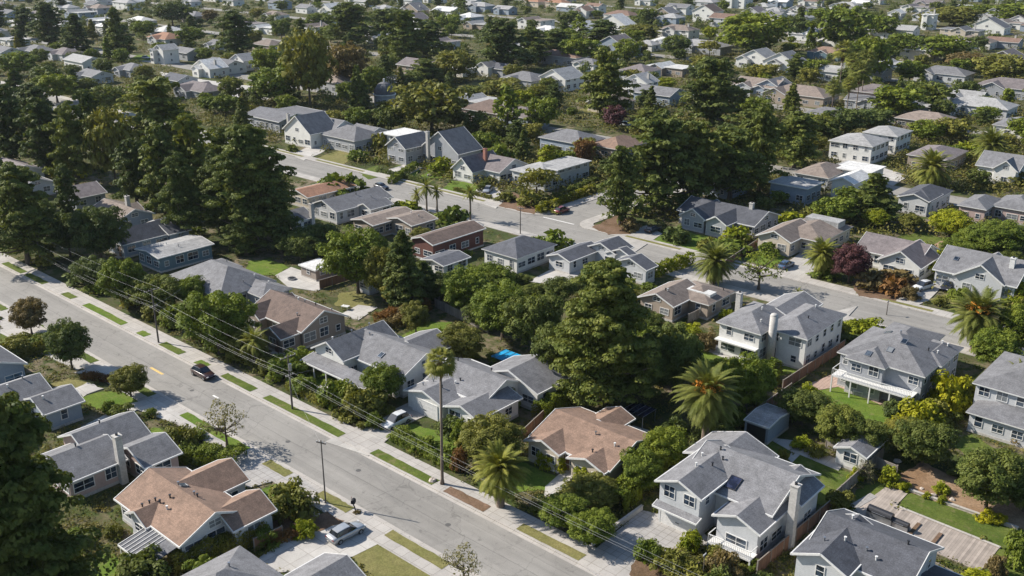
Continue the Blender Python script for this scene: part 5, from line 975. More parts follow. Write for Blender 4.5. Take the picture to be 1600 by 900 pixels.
# shrubs: base x, base y, top y, width
for a in [(285, 702, 660, 54, 'olive'), (172, 646, 622, 22, 'green'), (456, 806, 750, 84, 'olive'), (478, 838, 808, 34, 'bright'), (420, 812, 792, 32, 'green'), (415, 850, 820, 40, 'green'), (230, 905, 855, 80, 'cypress'), (322, 905, 870, 60, 'green'), (305, 685, 670, 40, 'green'),
          (30, 548, 520, 60, 'olive'), (70, 545, 520, 50, 'green'), (10, 560, 530, 40, 'olive'), (236, 650, 636, 20, 'green'), (500, 645, 600, 60, 'green'), (545, 655, 605, 60, 'olive'), (580, 648, 608, 56, 'olive'), (520, 668, 640, 40, 'olive'), (430, 598, 558, 64, 'green'), (470, 575, 540, 52, 'green'), (395, 590, 560, 40, 'olive'), (350, 580, 555, 50, 'olive'),
          (440, 625, 600, 44, 'green'), (720, 688, 652, 34, 'green'), (740, 700, 665, 50, 'olive'), (700, 745, 700, 26, 'red'), (600, 700, 680, 40, 'green'), (635, 715, 695, 44, 'green'), (665, 735, 710, 44, 'green'), (560, 680, 655, 30, 'green'), (850, 728, 700, 28, 'bright'), (874, 735, 706, 30, 'bright'), (908, 760, 728, 34, 'bright'), (945, 775, 740, 34, 'olive'),
          (1080, 858, 824, 34, 'bright'), (1000, 885, 850, 46, 'green'), (1030, 905, 870, 60, 'olive'), (1130, 900, 852, 50, 'brown'), (1180, 890, 870, 24, 'green'), (1070, 905, 880, 60, 'olive'), (1310, 800, 762, 48, 'olive'), (1388, 755, 725, 30, 'bright'), (1338, 748, 728, 24, 'bright'), (1412, 765, 750, 20, 'bright'), (1470, 770, 752, 26, 'bright'), (1448, 778, 768, 14, 'bright'), (1472, 786, 772, 14, 'bright'), (1545, 812, 796, 34, 'yellow'), (1565, 818, 802, 18, 'yellow'),
          (1478, 640, 574, 70, 'yellow'), (1430, 675, 618, 70, 'yellow'), (1455, 660, 615, 50, 'olive'), (1500, 640, 585, 44, 'cypress'), (1590, 880, 820, 50, 'green'), (1555, 900, 860, 30, 'brown'), (1240, 655, 610, 40, 'green'), (1200, 600, 570, 40, 'green'), (1222, 720, 700, 20, 'olive'), (1255, 700, 680, 34, 'bright'), (1275, 712, 690, 30, 'olive'),
          (1148, 380, 345, 40, 'bright'), (1432, 428, 396, 52, 'bright'), (1465, 412, 388, 50, 'bright'), (1375, 510, 478, 58, 'bright'), (1350, 515, 490, 40, 'bright'), (865, 388, 354, 54, 'green'), (840, 385, 365, 30, 'green'), (707, 352, 313, 48, 'green'), (635, 328, 310, 40, 'bright'), (555, 302, 260, 72, 'green'), (520, 300, 262, 40, 'green'), (520, 228, 205, 24, 'bright'), (597, 236, 200, 34, 'olive'),
          (560, 250, 230, 36, 'green'), (1078, 530, 502, 46, 'bright'), (1100, 545, 515, 40, 'brown'), (1590, 470, 430, 40, 'bright'), (1575, 452, 432, 40, 'green'), (1130, 400, 375, 60, 'green'), (1100, 392, 368, 30, 'olive'), (1250, 388, 362, 34, 'dark'), (1340, 465, 430, 50, 'brown'), (1375, 470, 435, 50, 'red'), (1400, 440, 415, 50, 'brown'), (1420, 470, 445, 24, 'brown'), (1270, 445, 425, 40, 'green'),
          (690, 270, 240, 40, 'bright'), (735, 240, 208, 50, 'green'), (780, 258, 215, 40, 'green'), (800, 330, 300, 40, 'olive'), (830, 338, 318, 40, 'olive'), (775, 318, 300, 30, 'olive'), (1040, 390, 365, 24, 'dark'), (1050, 380, 350, 40, 'dark'), (985, 360, 335, 30, 'brown'), (1200, 400, 372, 30, 'green'), (1232, 350, 325, 46, 'bright'), (1270, 340, 315, 40, 'olive'),
          (1500, 470, 446, 40, 'green'), (1490, 250, 220, 44, 'green'), (1510, 242, 215, 40, 'bright'), (1590, 290, 262, 50, 'olive'), (110, 275, 235, 50, 'yellow'), (640, 500, 470, 46, 'brown'), (690, 545, 505, 50, 'green'), (60, 480, 470, 20, 'olive'), (130, 500, 470, 50, 'olive'), (180, 520, 480, 54, 'olive'), (215, 530, 500, 36, 'olive'), (240, 520, 478, 44, 'green'),
          (300, 560, 520, 50, 'green'), (330, 575, 540, 44, 'olive'), (275, 545, 515, 34, 'brown'), (100, 470, 445, 50, 'green'), (90, 450, 420, 50, 'dark'), (30, 425, 400, 30, 'olive'), (1600, 690, 650, 50, 'brown'), (1010, 545, 500, 50, 'green'), (790, 640, 600, 40, 'dark'), (1120, 690, 660, 60, 'dark'), (1210, 560, 535, 30, 'green')]:
    T('bush', *a)

# hedges
HEDGES = 0
def hedge(xa, ya, xb, yb, width, height, mat, label, short=None):
    a, c = W(xa, ya), W(xb, yb); my = (a[1]+c[1])/2
    for lo, hi in ((66.6, 75.4), (162, 171.6)):
        if lo < my < hi+width/2 and abs(a[1]-c[1]) < 5: a[1] = c[1] = hi+width/2
    L = float(np.linalg.norm(c-a)); k = ppm((a+c)/2); sz = .26 if k > 8 else .42
    rs = np.random.RandomState(int(xa+ya)); n = int(L*(2*height+width)*(7.5/(sz*sz)))
    n = min(n, 60000); u = rs.uniform(-.5, .5, n)*L; prof = rs.uniform(0, 1, n)*(2*height+width); y = np.zeros(n); z = np.zeros(n); N = np.zeros((n, 3))
    m1 = prof < height; m3 = prof > height+width; m2 = ~m1 & ~m3
    bulge = 1+.14*np.sin(u*1.7+xa)+.08*np.sin(u*4.1+ya)
    y[m1] = -width/2; z[m1] = prof[m1]; N[m1, 1] = -1; y[m3] = width/2; z[m3] = prof[m3]-height-width; N[m3, 1] = 1; y[m2] = prof[m2]-height-width/2; z[m2] = height; N[m2, 2] = 1
    z *= bulge; rnd_ = np.clip((z/height-.75)/.25, 0, 1); y *= (1-.35*rnd_**2)*bulge
    P = np.stack([u+rs.normal(0, .1, n), y+rs.normal(0, .12, n), z+rs.normal(0, .1, n)], 1)
    me = quads_mesh('hedge', leaves(P, N, sz, rs), 'leaf_'+mat); o = link('hedge', me, None, tuple((a+c)/2), math.atan2(c[1]-a[1], c[0]-a[0])); tag(o, label, 'hedge')
    TREES.append((float((a+c)[0]/2), float((a+c)[1]/2), 1.0))
for a in [(-10, 565, 72, 545, 3.2, 1.7, 'olive', 'wide olive hedge mass behind the grass at the left street trees'), (562, 672, 612, 642, .8, .7, 'olive', 'low hedge strip beside the shaded driveway of the white house'), (268, 892, 412, 838, 2.0, 1.9, 'olive', 'long golden-green hedge below the terracotta bungalow gable'), (285, 716, 378, 722, 3.0, 1.6, 'green', 'low wide clipped hedge between the bare street tree and the terracotta roof'), (840, 656, 905, 616, 1.8, 2.2, 'green', 'clipped hedge beside the sprawling white house, ending at the great cypress'),
          (1008, 436, 1080, 412, 1.6, 2.2, 'bright', 'bright straight hedge along the upper street behind the tan house'), (840, 334, 928, 298, 1.2, 1.6, 'yellow', 'golden-topped hedge along the side-street corner'), (850, 322, 932, 288, 1.6, 1.8, 'dark', 'dark hedge just behind the golden-topped one on the side-street corner'),
          (590, 506, 668, 482, 2.2, 1.7, 'red', 'rusty red hedge behind the grey porch house'), (592, 516, 655, 500, 1.8, 1.4, 'brown', 'brown hedge in front of the rusty red one'), (610, 288, 650, 262, 1.6, 1.6, 'green', 'clipped green hedge by the half-timbered cottage lawn'), (575, 272, 640, 292, 1.0, 1.0, 'dark', 'low dark hedge along the upper street pavement'),
          (598, 695, 688, 752, 0.9, 0.9, 'green', 'low hedge along the pavement in front of the tall thin palm house'), (1180, 760, 1230, 735, 1.0, 0.8, 'olive', 'narrow planting edge beside the two back lawns'), (960, 800, 1060, 700, 2.4, 2.6, 'green', 'tall loose hedge between the brown bungalow and the large two-storey house'), (405, 625, 470, 655, 1.3, .9, 'olive', 'low olive hedge behind the grass verge at the crossarm pole'),
          (410, 852, 470, 838, 1.0, 1.0, 'red', 'low rusty hedge beside the silver car driveway'), (1385, 422, 1445, 405, 1.2, 1.6, 'bright', 'bright clipped hedge beside the mauve-roofed house'), (205, 600, 130, 590, 1.2, .8, 'red', 'low reddish hedge between the round street trees'), (1165, 610, 1215, 580, 1.6, 2.0, 'green', 'green hedge at the brown fence of the two-storey houses'),
          (700, 300, 745, 318, .9, .8, 'olive', 'low planting at the upper street in front of the half-timbered cottage'), (750, 300, 790, 268, 1.4, 1.6, 'dark', 'dark hedge beside the parked silver hatchback')]:
    hedge(*a)

# palms
def frond_crown(R, n, seed, leaf=.55):
    rs = np.random.RandomState(seed); quads = []
    for i in range(n):
        az = 2.399*i+rs.uniform(-.2, .2); e = math.radians(84-152*(i/n)**.85+rs.uniform(-6, 6)); L = R*rs.uniform(.9, 1.12); p = np.array([0., 0, 0]); k = 12
        prev = None
        for j in range(k+1):
            t = j/k; ee = e-1.25*t*t*(1 if e > -.3 else .35); d = np.array([math.cos(ee)*math.cos(az), math.cos(ee)*math.sin(az), math.sin(ee)]); q = p+d*L/k
            side = np.array([-math.sin(az), math.cos(az), 0]); wv = .035*(1-t)+.01
            quads.append([p-side*wv, p+side*wv, q+side*wv*.8, q-side*wv*.8])
            if j > 0:
                ll = leaf*math.sin(math.pi*min(1, .18+t*.85))*R/4.5
                for s in (-1, 1):
                    for m_ in (0, .25, .5, .75):
                        b_ = p+d*L/k*m_; tip = b_+(side*s*.82+d*.62+np.array([0, 0, -.22]))*ll; w_ = d*.062*R/4.5*1.6
                        quads.append([b_-w_*.5, b_+w_*.5, tip+w_*.2, tip-w_*.2])
            p = q
    return np.array(quads)
FR = [quads_mesh('fronds', frond_crown(4.5, 118, s, .75), 'leaf_palm') for s in (1, 2)]
FRS = [quads_mesh('fronds', frond_crown(4.5, 34, s, .75), 'leaf_palm') for s in (4, 5)]
def palm(bx, by, topy, wpx, label, fruit=False, short=None, small=False, cz=.5):
    c = W(bx, by); h = solve_h(c, topy); R = wpx/2/ppm((c[0], c[1], h*.6)); zc = max(.8, h-R*1.02 if small else max(h-R*.98, h*.46))
    root = bpy.data.objects.new('date_palm', None); C.objects.link(root); root.location = tuple(c)
    q = MB(); rad = .42 if not small else .2; q.tube([(0, 0, -.1), (.05, 0, zc*.5), (0, 0, zc)], [rad*1.25, rad, rad*1.1], 10); q.blob((0, 0, zc), rad*1.5, 10, 0, .9); link('trunk', q.mesh('trunk', 'palm_bark'), root)
    f = link('fronds', random.choice(FRS if small else FR), root, (0, 0, zc+rad*.5), random.uniform(0, 6)); s = R/4.6; f.scale = (s, s, s)
    if fruit:
        rs = np.random.RandomState(8); n = 900; a = rs.uniform(0, 6.28, n); k = rs.randint(0, 9, n); rr = R*rs.uniform(.05, .42, n); az = k*.7+rs.normal(0, .13, n)
        P = np.stack([rr*np.cos(az), rr*np.sin(az), zc+.6*s+R*.26-((rr/R)-.1)**2*R*1.6+rs.normal(0, .08, n)], 1); link('fruit', quads_mesh('fruit', leaves(P, rs.normal(0, 1, (n, 3)), .22*s+.05, rs), 'dates'), root)
    tag(root, label, 'palm tree'); TREES.append((c[0], c[1], R*.6))
    if short: landmark(short, (c[0], c[1], zc))
palm(1100, 698, 562, 122, 'big date palm with orange fruit stalks in front of the blue garage', True, 'the orange-fruited palm')
palm(782, 792, 690, 104, 'short date palm arching over the pavement beside the tall thin palm', short='the short arching palm')
palm(1520, 548, 445, 106, 'date palm with orange heart beside the balcony house', True, 'the orange-hearted palm')
palm(1115, 444, 373, 78, 'date palm at the upper street end of the bright straight hedge', short='the upper street palm')
palm(1281, 432, 368, 66, 'date palm beside the purple shrub on the upper street', short='the palm by purple shrubs')
palm(1452, 292, 228, 76, 'date palm in front of the mauve hip roof', short='the feathery palm')
palm(1543, 262, 194, 70, 'date palm behind the white half-timbered house')
palm(1585, 640, 560, 60, 'small date palm at the picture edge above the tiered grey house', small=True)
palm(1245, 478, 448, 22, 'tiny palm on the upper street behind the round-topped chimney', small=True)
palm(667, 335, 272, 40, 'tallest of the three small palms by the upper street', small=True, short='the three small palms')
palm(652, 328, 290, 30, 'short palm, leftmost of three small palms by the upper street', small=True); palm(683, 332, 284, 30, 'short palm, rightmost of three small palms by the upper street', small=True)
palm(735, 344, 284, 34, 'lone small palm beside the round green shrub on the upper street', small=True)
palm(400, 575, 505, 60, 'bushy palm at the corner of the taupe house', small=True)
def fan_crown(n, seed, R=1.0):
    rs = np.random.RandomState(seed); g = []
    for i in range(n):
        az = 2.399*i; e = math.radians(75-120*(i/n)+rs.uniform(-8, 8)); d = np.array([math.cos(e)*math.cos(az), math.cos(e)*math.sin(az), math.sin(e)]); side = np.array([-math.sin(az), math.cos(az), 0]); p = d*R*.85
        g.append([-side*.02, side*.02, p+side*.02, p-side*.02])
        for k in range(11):
            a = (k-5)/5*1.15; v = d*math.cos(a)+side*math.sin(a); v = v+np.array([0, 0, -.35])*abs(math.sin(a))*.5; m_ = p+v*R*.5; t = p+v*R*.95+np.array([0, 0, -.28*R]); w_ = np.cross(v, np.array([0, 0, 1.]))*.085*R
            g.append([p-w_*.3, p+w_*.3, m_+w_, m_-w_]); g.append([m_-w_, m_+w_, t+w_*.1, t-w_*.1])
    return np.array(g)
def skirt(seed, R=1.0):
    rs = np.random.RandomState(seed); n = 260; a = rs.uniform(0, 6.28, n); z = rs.uniform(-1.6, -.2, n)*R; r = R*rs.uniform(.2, .5, n)*(1+z*.3/R); P = np.stack([r*np.cos(a), r*np.sin(a), z], 1); N = np.stack([np.cos(a), np.sin(a), np.zeros(n)], 1)
    return leaves(P, N, .55*R, rs, .3, .3)
FAN = [quads_mesh('fronds', fan_crown(44, s), 'leaf_palm') for s in (1, 2)]; SK = quads_mesh('dead_fronds', skirt(1), 'palm_skirt')
def fanpalm(bx, by, topy, wpx, label, short=None, lean=0.0):
    c = W(bx, by); h = solve_h(c, topy); R = wpx/2/ppm((c[0], c[1], h)); zc = h-R*1.0
    root = bpy.data.objects.new('fan_palm', None); C.objects.link(root); root.location = tuple(c)
    q = MB(); q.tube([(0, 0, -.1), (lean*.1, 0, zc*.05), (lean*.5, 0, zc*.5), (lean, 0, zc)], [.34, .2, .16, .14], 10); link('trunk', q.mesh('trunk', 'palm_bark', (0, 0, 0), True), root)
    s = R/1.55; f = link('fronds', random.choice(FAN), root, (lean, 0, zc), random.uniform(0, 6)); f.scale = (s, s, s*1.05)
    f = link('dead_fronds', SK, root, (lean, 0, zc), 0); f.scale = (s*.8, s*.8, s); tag(root, label, 'palm tree')
    if short: landmark(short, (c[0], c[1], zc))
    return c, h
fanpalm(691, 757, 541, 50, 'very tall thin fan palm on the pavement edge of the main street', None, .3)
for i, (bx, by, ty, wp, lb) in enumerate([(1310, 150, 60, 34, 'pale-trunked fan palm, leftmost and tallest of the far group'), (1337, 175, 92, 38, 'fan palm nearest the street in the far group'), (1345, 158, 74, 34, 'fan palm, rightmost in the far group'), (1298, 185, 122, 28, 'fan palm with a short trunk in the far group'), (1324, 170, 80, 26, 'slender fan palm in the middle of the far group'), (1322, 180, 118, 24, 'lowest fan palm of the far group')]):
    fanpalm(bx, by, ty, wp, lb, 'the far palm group' if i == 0 else None)

# random filling of gardens and the farther blocks
def free(x, y, r, tight=False):
    if blocked(x, y, 1.0 if r < 2 else 1.6): return False
    return all((x-a)**2+(y-b_)**2 > (r*.65+c*.6)**2 for a, b_, c in TREES)
rf = random.Random(21); cnt = 0; tries = 0
while cnt < 380 and tries < 16000:
    tries += 1; py = rf.uniform(-22, 300)**1.0; py = -22+(py+22)*rf.random()**.6; px = rf.uniform(-60, 1660); c = W(px, py); r = rf.uniform(2.0, 5.0)
    if c[1] < 172 or not free(c[0], c[1], r): continue
    k = rf.choices(['oak', 'cypress', 'cone', 'column'], [9, 2.5, 1, .4])[0]; mat = rf.choices(['green', 'dark', 'cypress', 'olive', 'bright', 'brown'], [6, 5, 5, 4, 1, .6])[0]; r *= {'cypress': 1.1, 'cone': .8, 'column': .5}.get(k, 1)
    if k == 'cypress': mat = 'dark'
    put_tree(k, c[0], c[1], {'oak': 1.8, 'cypress': 2.3, 'cone': 3.6, 'column': 4.2}[k]*r*rf.uniform(.85, 1.15), r, mat); cnt += 1
cnt = 0; tries = 0
while cnt < 150 and tries < 6000:
    tries += 1; px = rf.uniform(-40, 1640); py = rf.uniform(170, 930); c = W(px, py); r = rf.uniform(.8, 1.9)
    if not free(c[0], c[1], r): continue
    put_tree('bush', c[0], c[1], r*rf.uniform(1.1, 1.7), r, rf.choices(['green', 'olive', 'dark', 'bright', 'brown', 'cypress'], [6, 4, 4, 1.5, 1, 3])[0]); cnt += 1
cnt = 0; tries = 0
while cnt < 48 and tries < 6000:   # middle ground trees between houses
    tries += 1; px = rf.uniform(640, 1640); py = rf.uniform(230, 620); c = W(px, py); r = rf.uniform(2.0, 3.2)
    if c[1] < 76: continue
    if not free(c[0], c[1], r) or blocked(c[0], c[1]+0, 2.6): continue
    put_tree('oak', c[0], c[1], r*rf.uniform(1.5, 1.9), r, rf.choice(['green', 'cypress', 'dark', 'olive'])); cnt += 1
# undergrowth nobody could count
rs = np.random.RandomState(9); cl = []
while len(cl) < 16500:
    py = rs.uniform(-24, 930) if rs.uniform() < .45 else rs.uniform(-24, 300); px = rs.uniform(-80, 1680)
    if rs.uniform() > .6+.4*(py/900): continue
    c = W(px, py)
    if rs.uniform() < .25 or not blocked(c[0], c[1], .5): 
        if not blocked(c[0], c[1], .5): cl.append((c[0], c[1], rs.uniform(.05, .3)))
cl = np.array(cl); far = cl[:, 1] > 175
P1 = clump_leaves(cl[~far], rs.uniform(.35, 1.1, (~far).sum()), .55, 26, .26, rs); P2 = clump_leaves(cl[far]+np.array([0, 0, .4]), rs.uniform(1.1, 3.1, far.sum()), .8, 26, .62, rs)
o = link('undergrowth', quads_mesh('undergrowth', np.concatenate([P1, P2]), 'leaf_undergrowth')); tag(o, 'low mixed undergrowth over the garden soil between houses', 'undergrowth', None, 'stuff')

# canopy of the far blocks that reads as one mass
rs = np.random.RandomState(31); cl = []; hh = []
while len(cl) < 3800:
    py = rs.uniform(-24, 175) if rs.uniform() < .4 else rs.uniform(-24, 50); px = rs.uniform(-80, 1680); c = W(px, py); r = rs.uniform(1.8, 3.6)
    if c[1] < 200 or blocked(c[0], c[1], r*.8): continue
    for k in range(4): cl.append((c[0]+rs.normal(0, r*.45), c[1]+rs.normal(0, r*.45), r*rs.uniform(.6, 1.7))); hh.append(r*rs.uniform(.5, .8))
o = link('distant_foliage', quads_mesh('distant_foliage', clump_leaves(np.array(cl), np.array(hh), .85, 60, .8, rs), 'leaf_cypress')); tag(o, 'massed garden foliage filling the gaps between the far houses', 'foliage', None, 'stuff')

# ------------------------------------------------------------------ fences, walls, poles, wires, cars, small things
def fence(xa, ya, xb, yb, h, mat, label):
    a, c = W(xa, ya), W(xb, yb); L = float(np.linalg.norm(c-a)); root = bpy.data.objects.new('fence', None); C.objects.link(root); root.location = tuple(a); root.rotation_euler = (0, 0, math.atan2(c[1]-a[1], c[0]-a[0]))
    q = MB(); q.box(0, -.03, .05, L, .03, h-.06); link('board_panel', q.mesh('board_panel', mat), root)
    q = MB(); q.box(0, -.06, h-.059, L, .06, h-.01); link('top_rail', q.mesh('top_rail', 'plank_frame'), root)
    n = max(2, int(L/2.4)+1)
    for i in range(n): x = L*i/(n-1); q = MB(); q.box(x-.06, -.075, -.05, x+.06, .075, h+.08); link('post', q.mesh('post', 'plank_frame'), root)
    tag(root, label, 'fence')
for a in [(1182, 900, 1296, 802, 1.9, 'fence_wood', 'brown board fence between the large two-storey house and the slate one'), (1298, 792, 1378, 718, 1.8, 'fence_grey', 'weathered fence running past the white shed to the deck corner'), (1222, 612, 1318, 548, 1.9, 'fence_wood', 'rust-brown fence between the chimney house and the balcony house'),
          (815, 690, 852, 655, 1.7, 'fence_wood', 'short brown fence beside the small brown bungalow'), (398, 862, 442, 842, 1.7, 'fence_wood', 'short orange-brown fence beside the silver car driveway'), (500, 452, 592, 424, 1.8, 'fence_wood', 'brown fence behind the pale patio and maroon shed'), (470, 384, 516, 402, 1.6, 'fence_grey', 'grey-brown fence behind the flat white shed'),
          (1075, 505, 1150, 470, 1.7, 'fence_grey', 'grey fence between the tan house and the round-topped chimney house'), (680, 480, 762, 520, 1.7, 'fence_grey', 'weathered fence among trees behind the porch house'), (1340, 820, 1500, 905, .5, 'fence_grey', 'low edging boards at the near side of the deck'), (1130, 420, 1190, 380, 1.6, 'fence_wood', 'brown fence between the twin-gabled house and the wide brown roof'),
          (1235, 615, 1165, 665, 1.7, 'fence_wood', 'shaded brown fence behind the blue garage'), (600, 445, 690, 470, 1.7, 'fence_grey', 'grey fence between the maroon shed and the dark trees'), (1290, 700, 1400, 745, 1.6, 'fence_grey', 'fence hidden in shrubs behind the white shed')]:
    fence(*a)
def wallthing(xa, ya, xb, yb, h, w, mat, label):
    a, c = W(xa, ya), W(xb, yb); L = float(np.linalg.norm(c-a)); q = MB(); q.box(0, -w/2, -.05, L, w/2, h-.08); root = link('garden_wall', q.mesh('garden_wall', mat), None, tuple(a), math.atan2(c[1]-a[1], c[0]-a[0]))
    q = MB(); q.box(-.04, -w/2-.04, h-.079, L+.04, w/2+.04, h); link('coping', q.mesh('coping', 'kerb_concrete'), root); tag(root, label, 'wall')
wallthing(925, 853, 1003, 797, .7, .25, 'masonry', 'low pale retaining wall along the large grey driveway')
wallthing(1420, 768, 1590, 828, .4, .3, 'rock', 'low stone edging between the long lawn and the dirt bank')
wallthing(1400, 792, 1562, 857, .22, .25, 'kerb_concrete', 'pale kerb edging between the long lawn and the deck')
wallthing(668, 276, 745, 252, .6, .25, 'masonry', 'low pale wall beside the half-timbered cottage lawn')
# deck planters, barbecue cylinders
for (px, py, s, lb) in [(1428, 829, .9, 'dark square planter strip set in the deck, nearer the barbecue'), (1462, 845, .9, 'dark square planter strip set in the deck, farther from the barbecue')]:
    c = W(px, py); q = MB(); q.box(-.25, -1.6, 0, .25, 1.6, .22); o = link('deck_planter', q.mesh('deck_planter', 'plank_frame'), None, tuple(c)); q = MB(); q.box(-.2, -1.5, .221, .2, 1.5, .26); link('soil', q.mesh('soil', 'mulch'), o); tag(o, lb, 'planter')
def grill(px, py, s, label):
    c = W(px, py); root = bpy.data.objects.new('barbecue_grill', None); C.objects.link(root); root.location = tuple(c); root.rotation_euler = (0, 0, -.05)
    q = MB(); q.box(-1.3*s, -.42*s, .15, 1.3*s, .42*s, .85*s); link('cabinet', q.mesh('cabinet', 'metal_grey'), root)
    q = MB(); q.tube([(-1.25*s, 0, .95*s), (1.25*s, 0, .95*s)], .45*s, 14); link('hood', q.mesh('hood', 'dark_metal', (0, 0, 0), False), root)
    q = MB(); q.tube([(-.7*s, -.5*s, 1.0*s), (.7*s, -.5*s, 1.0*s)], .03, 6); link('handle', q.mesh('handle', 'metal_grey'), root)
    for x in (-1.1, 1.1):
        for y in (-.3, .3): q = MB(); q.tube([(x*s, y*s, 0), (x*s, y*s, .2)], .06, 8); link('leg', q.mesh('leg', 'dark_metal'), root)
    tag(root, label, 'barbecue')
grill(1374, 814, 1.15, 'big dark rounded barbecue cabinet on the deck behind the slate roof'); grill(1404, 826, .85, 'lower dark barbecue unit on the deck, beside the big one')
# tarp, glasshouse frame, patio cover
def tarp(px, py, w, d, z, mat, nm, label, cat, rot=0.0, thick=.1, legs=0):
    c = W(px, py); root = bpy.data.objects.new(nm, None); C.objects.link(root); root.location = tuple(c); root.rotation_euler = (0, 0, rot)
    q = MB(); q.box(-w/2, -d/2, z, w/2, d/2, z+thick); link('cover', q.mesh('cover', mat), root)
    q = MB(); 
    for i in range(5): x = -w/2+w*i/4; q.bar((x, -d/2, z+thick+.03), (x, d/2, z+thick+.03), .06, .05)
    link('frame', q.mesh('frame', 'metal_grey'), root)
    for x in (-w/2+.1, w/2-.1):
        for y in (-d/2+.1, d/2-.1): q = MB(); q.tube([(x, y, 0), (x, y, z)], .06, 6); link('leg', q.mesh('leg', 'metal_grey'), root)
    tag(root, label, cat)
tarp(795, 566, 4.4, 3.4, .9, 'tarp_blue', 'covered_spa', 'bright blue covered spa behind the sprawling white house', 'hot tub'); tarp(998, 660, 3.4, 3.2, 1.9, 'solar', 'patio_canopy', 'dark glazed canopy on the patio behind the small brown bungalow', 'canopy')
tarp(490, 364, 4.2, 2.6, 1.2, 'car_white', 'covered_boat', 'white covered shape in tree shade behind the layered cypress', 'boat cover', .2)
c = W(456, 437); root = bpy.data.objects.new('fire_pit', None); C.objects.link(root); root.location = tuple(c); q = MB(); q.tube([(0, 0, 0), (0, 0, .4)], .8, 14); link('bowl', q.mesh('bowl', 'metal_grey'), root); q = MB(); q.tube([(0, 0, .4), (0, 0, .43)], .55, 14); link('ash_bed', q.mesh('ash_bed', 'dark_metal'), root); tag(root, 'round dark fire pit on the pale patio', 'fire pit')
def furniture(px, py, label, rot=0.3):
    c = W(px, py); root = bpy.data.objects.new('garden_table', None); C.objects.link(root); root.location = tuple(c); root.rotation_euler = (0, 0, rot); q = MB(); q.box(-.7, -.45, .7, .7, .45, .75); link('table_top', q.mesh('table_top', 'trim_white'), root)
    for x in (-.6, .6):
        for y in (-.36, .36): q = MB(); q.box(x-.03, y-.03, 0, x+.03, y+.03, .7); link('leg', q.mesh('leg', 'trim_white'), root)
    tag(root, label, 'table')
for px, py, lb in [(1150, 552, 'white garden table on the patio below the round-topped chimney'), (1340, 618, 'white garden table under the full-width balcony'), (660, 497, 'white garden table beside the rusty red hedge'), (1030, 590, 'white garden table in the shade of the great cypress'), (540, 484, 'white garden table on the patio behind the taupe house')]: furniture(px, py, lb)
# rocks
for i, (px, py, s) in enumerate([(676, 752, .5), (1402, 722, .5), (1458, 776, .45), (1488, 782, .35), (1250, 686, .5), (1268, 700, .4), (495, 805, .45), (470, 815, .4), (1440, 765, .3)]):
    c = W(px, py); q = MB(); q.blob((0, 0, s*.3), s, 9, 0, .6); rn = random.Random(i); q.v = [(x*rn.uniform(.8, 1.2), y*rn.uniform(.8, 1.2), z*rn.uniform(.85, 1.15)) for x, y, z in q.v]
    o = link('boulder', q.mesh('boulder', 'rock'), None, tuple(c), i); auto(o, 'small pale boulder', c, 'rock', 'garden boulders')

# utility poles and wires
def pole(x, y, h, label, arms=((.4, 2.4),), lamp=False, r=.15, trans=False, rot=math.pi/2, short=None):
    root = bpy.data.objects.new('utility_pole', None); C.objects.link(root); root.location = (x, y, 0.1)
    q = MB(); q.tube([(0, 0, -.1), (0, 0, h*.5), (0, 0, h)], [r, r*.85, r*.7], 10); link('shaft', q.mesh('shaft', 'pole_wood'), root); att = []
    for dz, L in arms:
        z = h-dz; q = MB(); dx, dy = math.cos(rot)*L/2, math.sin(rot)*L/2; q.bar((-dx, -dy, z), (dx, dy, z), .11, .13); o = link('crossarm', q.mesh('crossarm', 'pole_wood'), root)
        for t in (-.92, -.35, .35, .92):
            q = MB(); q.tube([(dx*t, dy*t, z+.06), (dx*t, dy*t, z+.2)], .05, 6); link('insulator', q.mesh('insulator', 'porcelain'), o); att.append((x+dx*t, y+dy*t, z+.3))
    if lamp:
        q = MB(); q.tube([(0, 0, h-.5), (-.5, -.15, h-.2), (-1.0, -.3, h-.2)], .04, 6); o = link('lamp_arm', q.mesh('lamp_arm', 'metal_grey'), root); q = MB(); q.blob((-1.1, -.32, h-.22), .24, 10, 0, .5); link('lamp_head', q.mesh('lamp_head', 'trim_white'), o)
    if trans: q = MB(); q.tube([(.32, 0, h-2.2), (.32, 0, h-1.2)], .22, 12); link('transformer', q.mesh('transformer', 'metal_grey'), root)
    tag(root, label, 'utility pole')
    if short: landmark(short, (x, y, h))
    return att, h
def wire(p, q_, sag, label, r=.008):
    a, c = Vector(p), Vector(q_); q = MB(); n = 16; q.tube([a.lerp(c, i/n)+Vector((0, 0, -sag*4*(i/n)*(1-i/n))) for i in range(n+1)], r, 5)
    o = link('overhead_wire', q.mesh('overhead_wire', 'cable')); tag(o, label, 'wire', 'overhead wires along the main street')
pp = []
for (bx, by, ty, lb, sh, tr) in [(65, 416, 374, 'wooden pole with crossarms in dark trees at the far end of the main street', 'the far crossarm pole', False), (248, 536, 452, 'wooden crossarm pole on the verge beside the bright round tree', 'the middle crossarm pole', False), (457, 640, 556, 'wooden crossarm pole with a transformer in front of the porch house', 'the transformer pole', True)]:
    c = W(bx, by); h = solve_h(c, ty); pp.append(pole(c[0], c[1], h, lb, ((.3, 2.6), (3.1, 1.3)), trans=tr, short=sh)[0])
for x in (-245.0, -33.0):
    pp.insert(0 if x < -200 else 99, pole(x, 71.8 if x > -100 else 76.5, 9.0 if x < -200 else 7.6, 'crossarm pole just outside the picture at the near end of the main street' if x > -100 else 'crossarm pole just outside the picture at the far end of the main street', ((.3, 2.6), (3.1, 1.3)))[0])
nm = ['street-side top', 'second top', 'third top', 'garden-side top', 'street-side lower', 'second lower', 'third lower', 'garden-side lower']
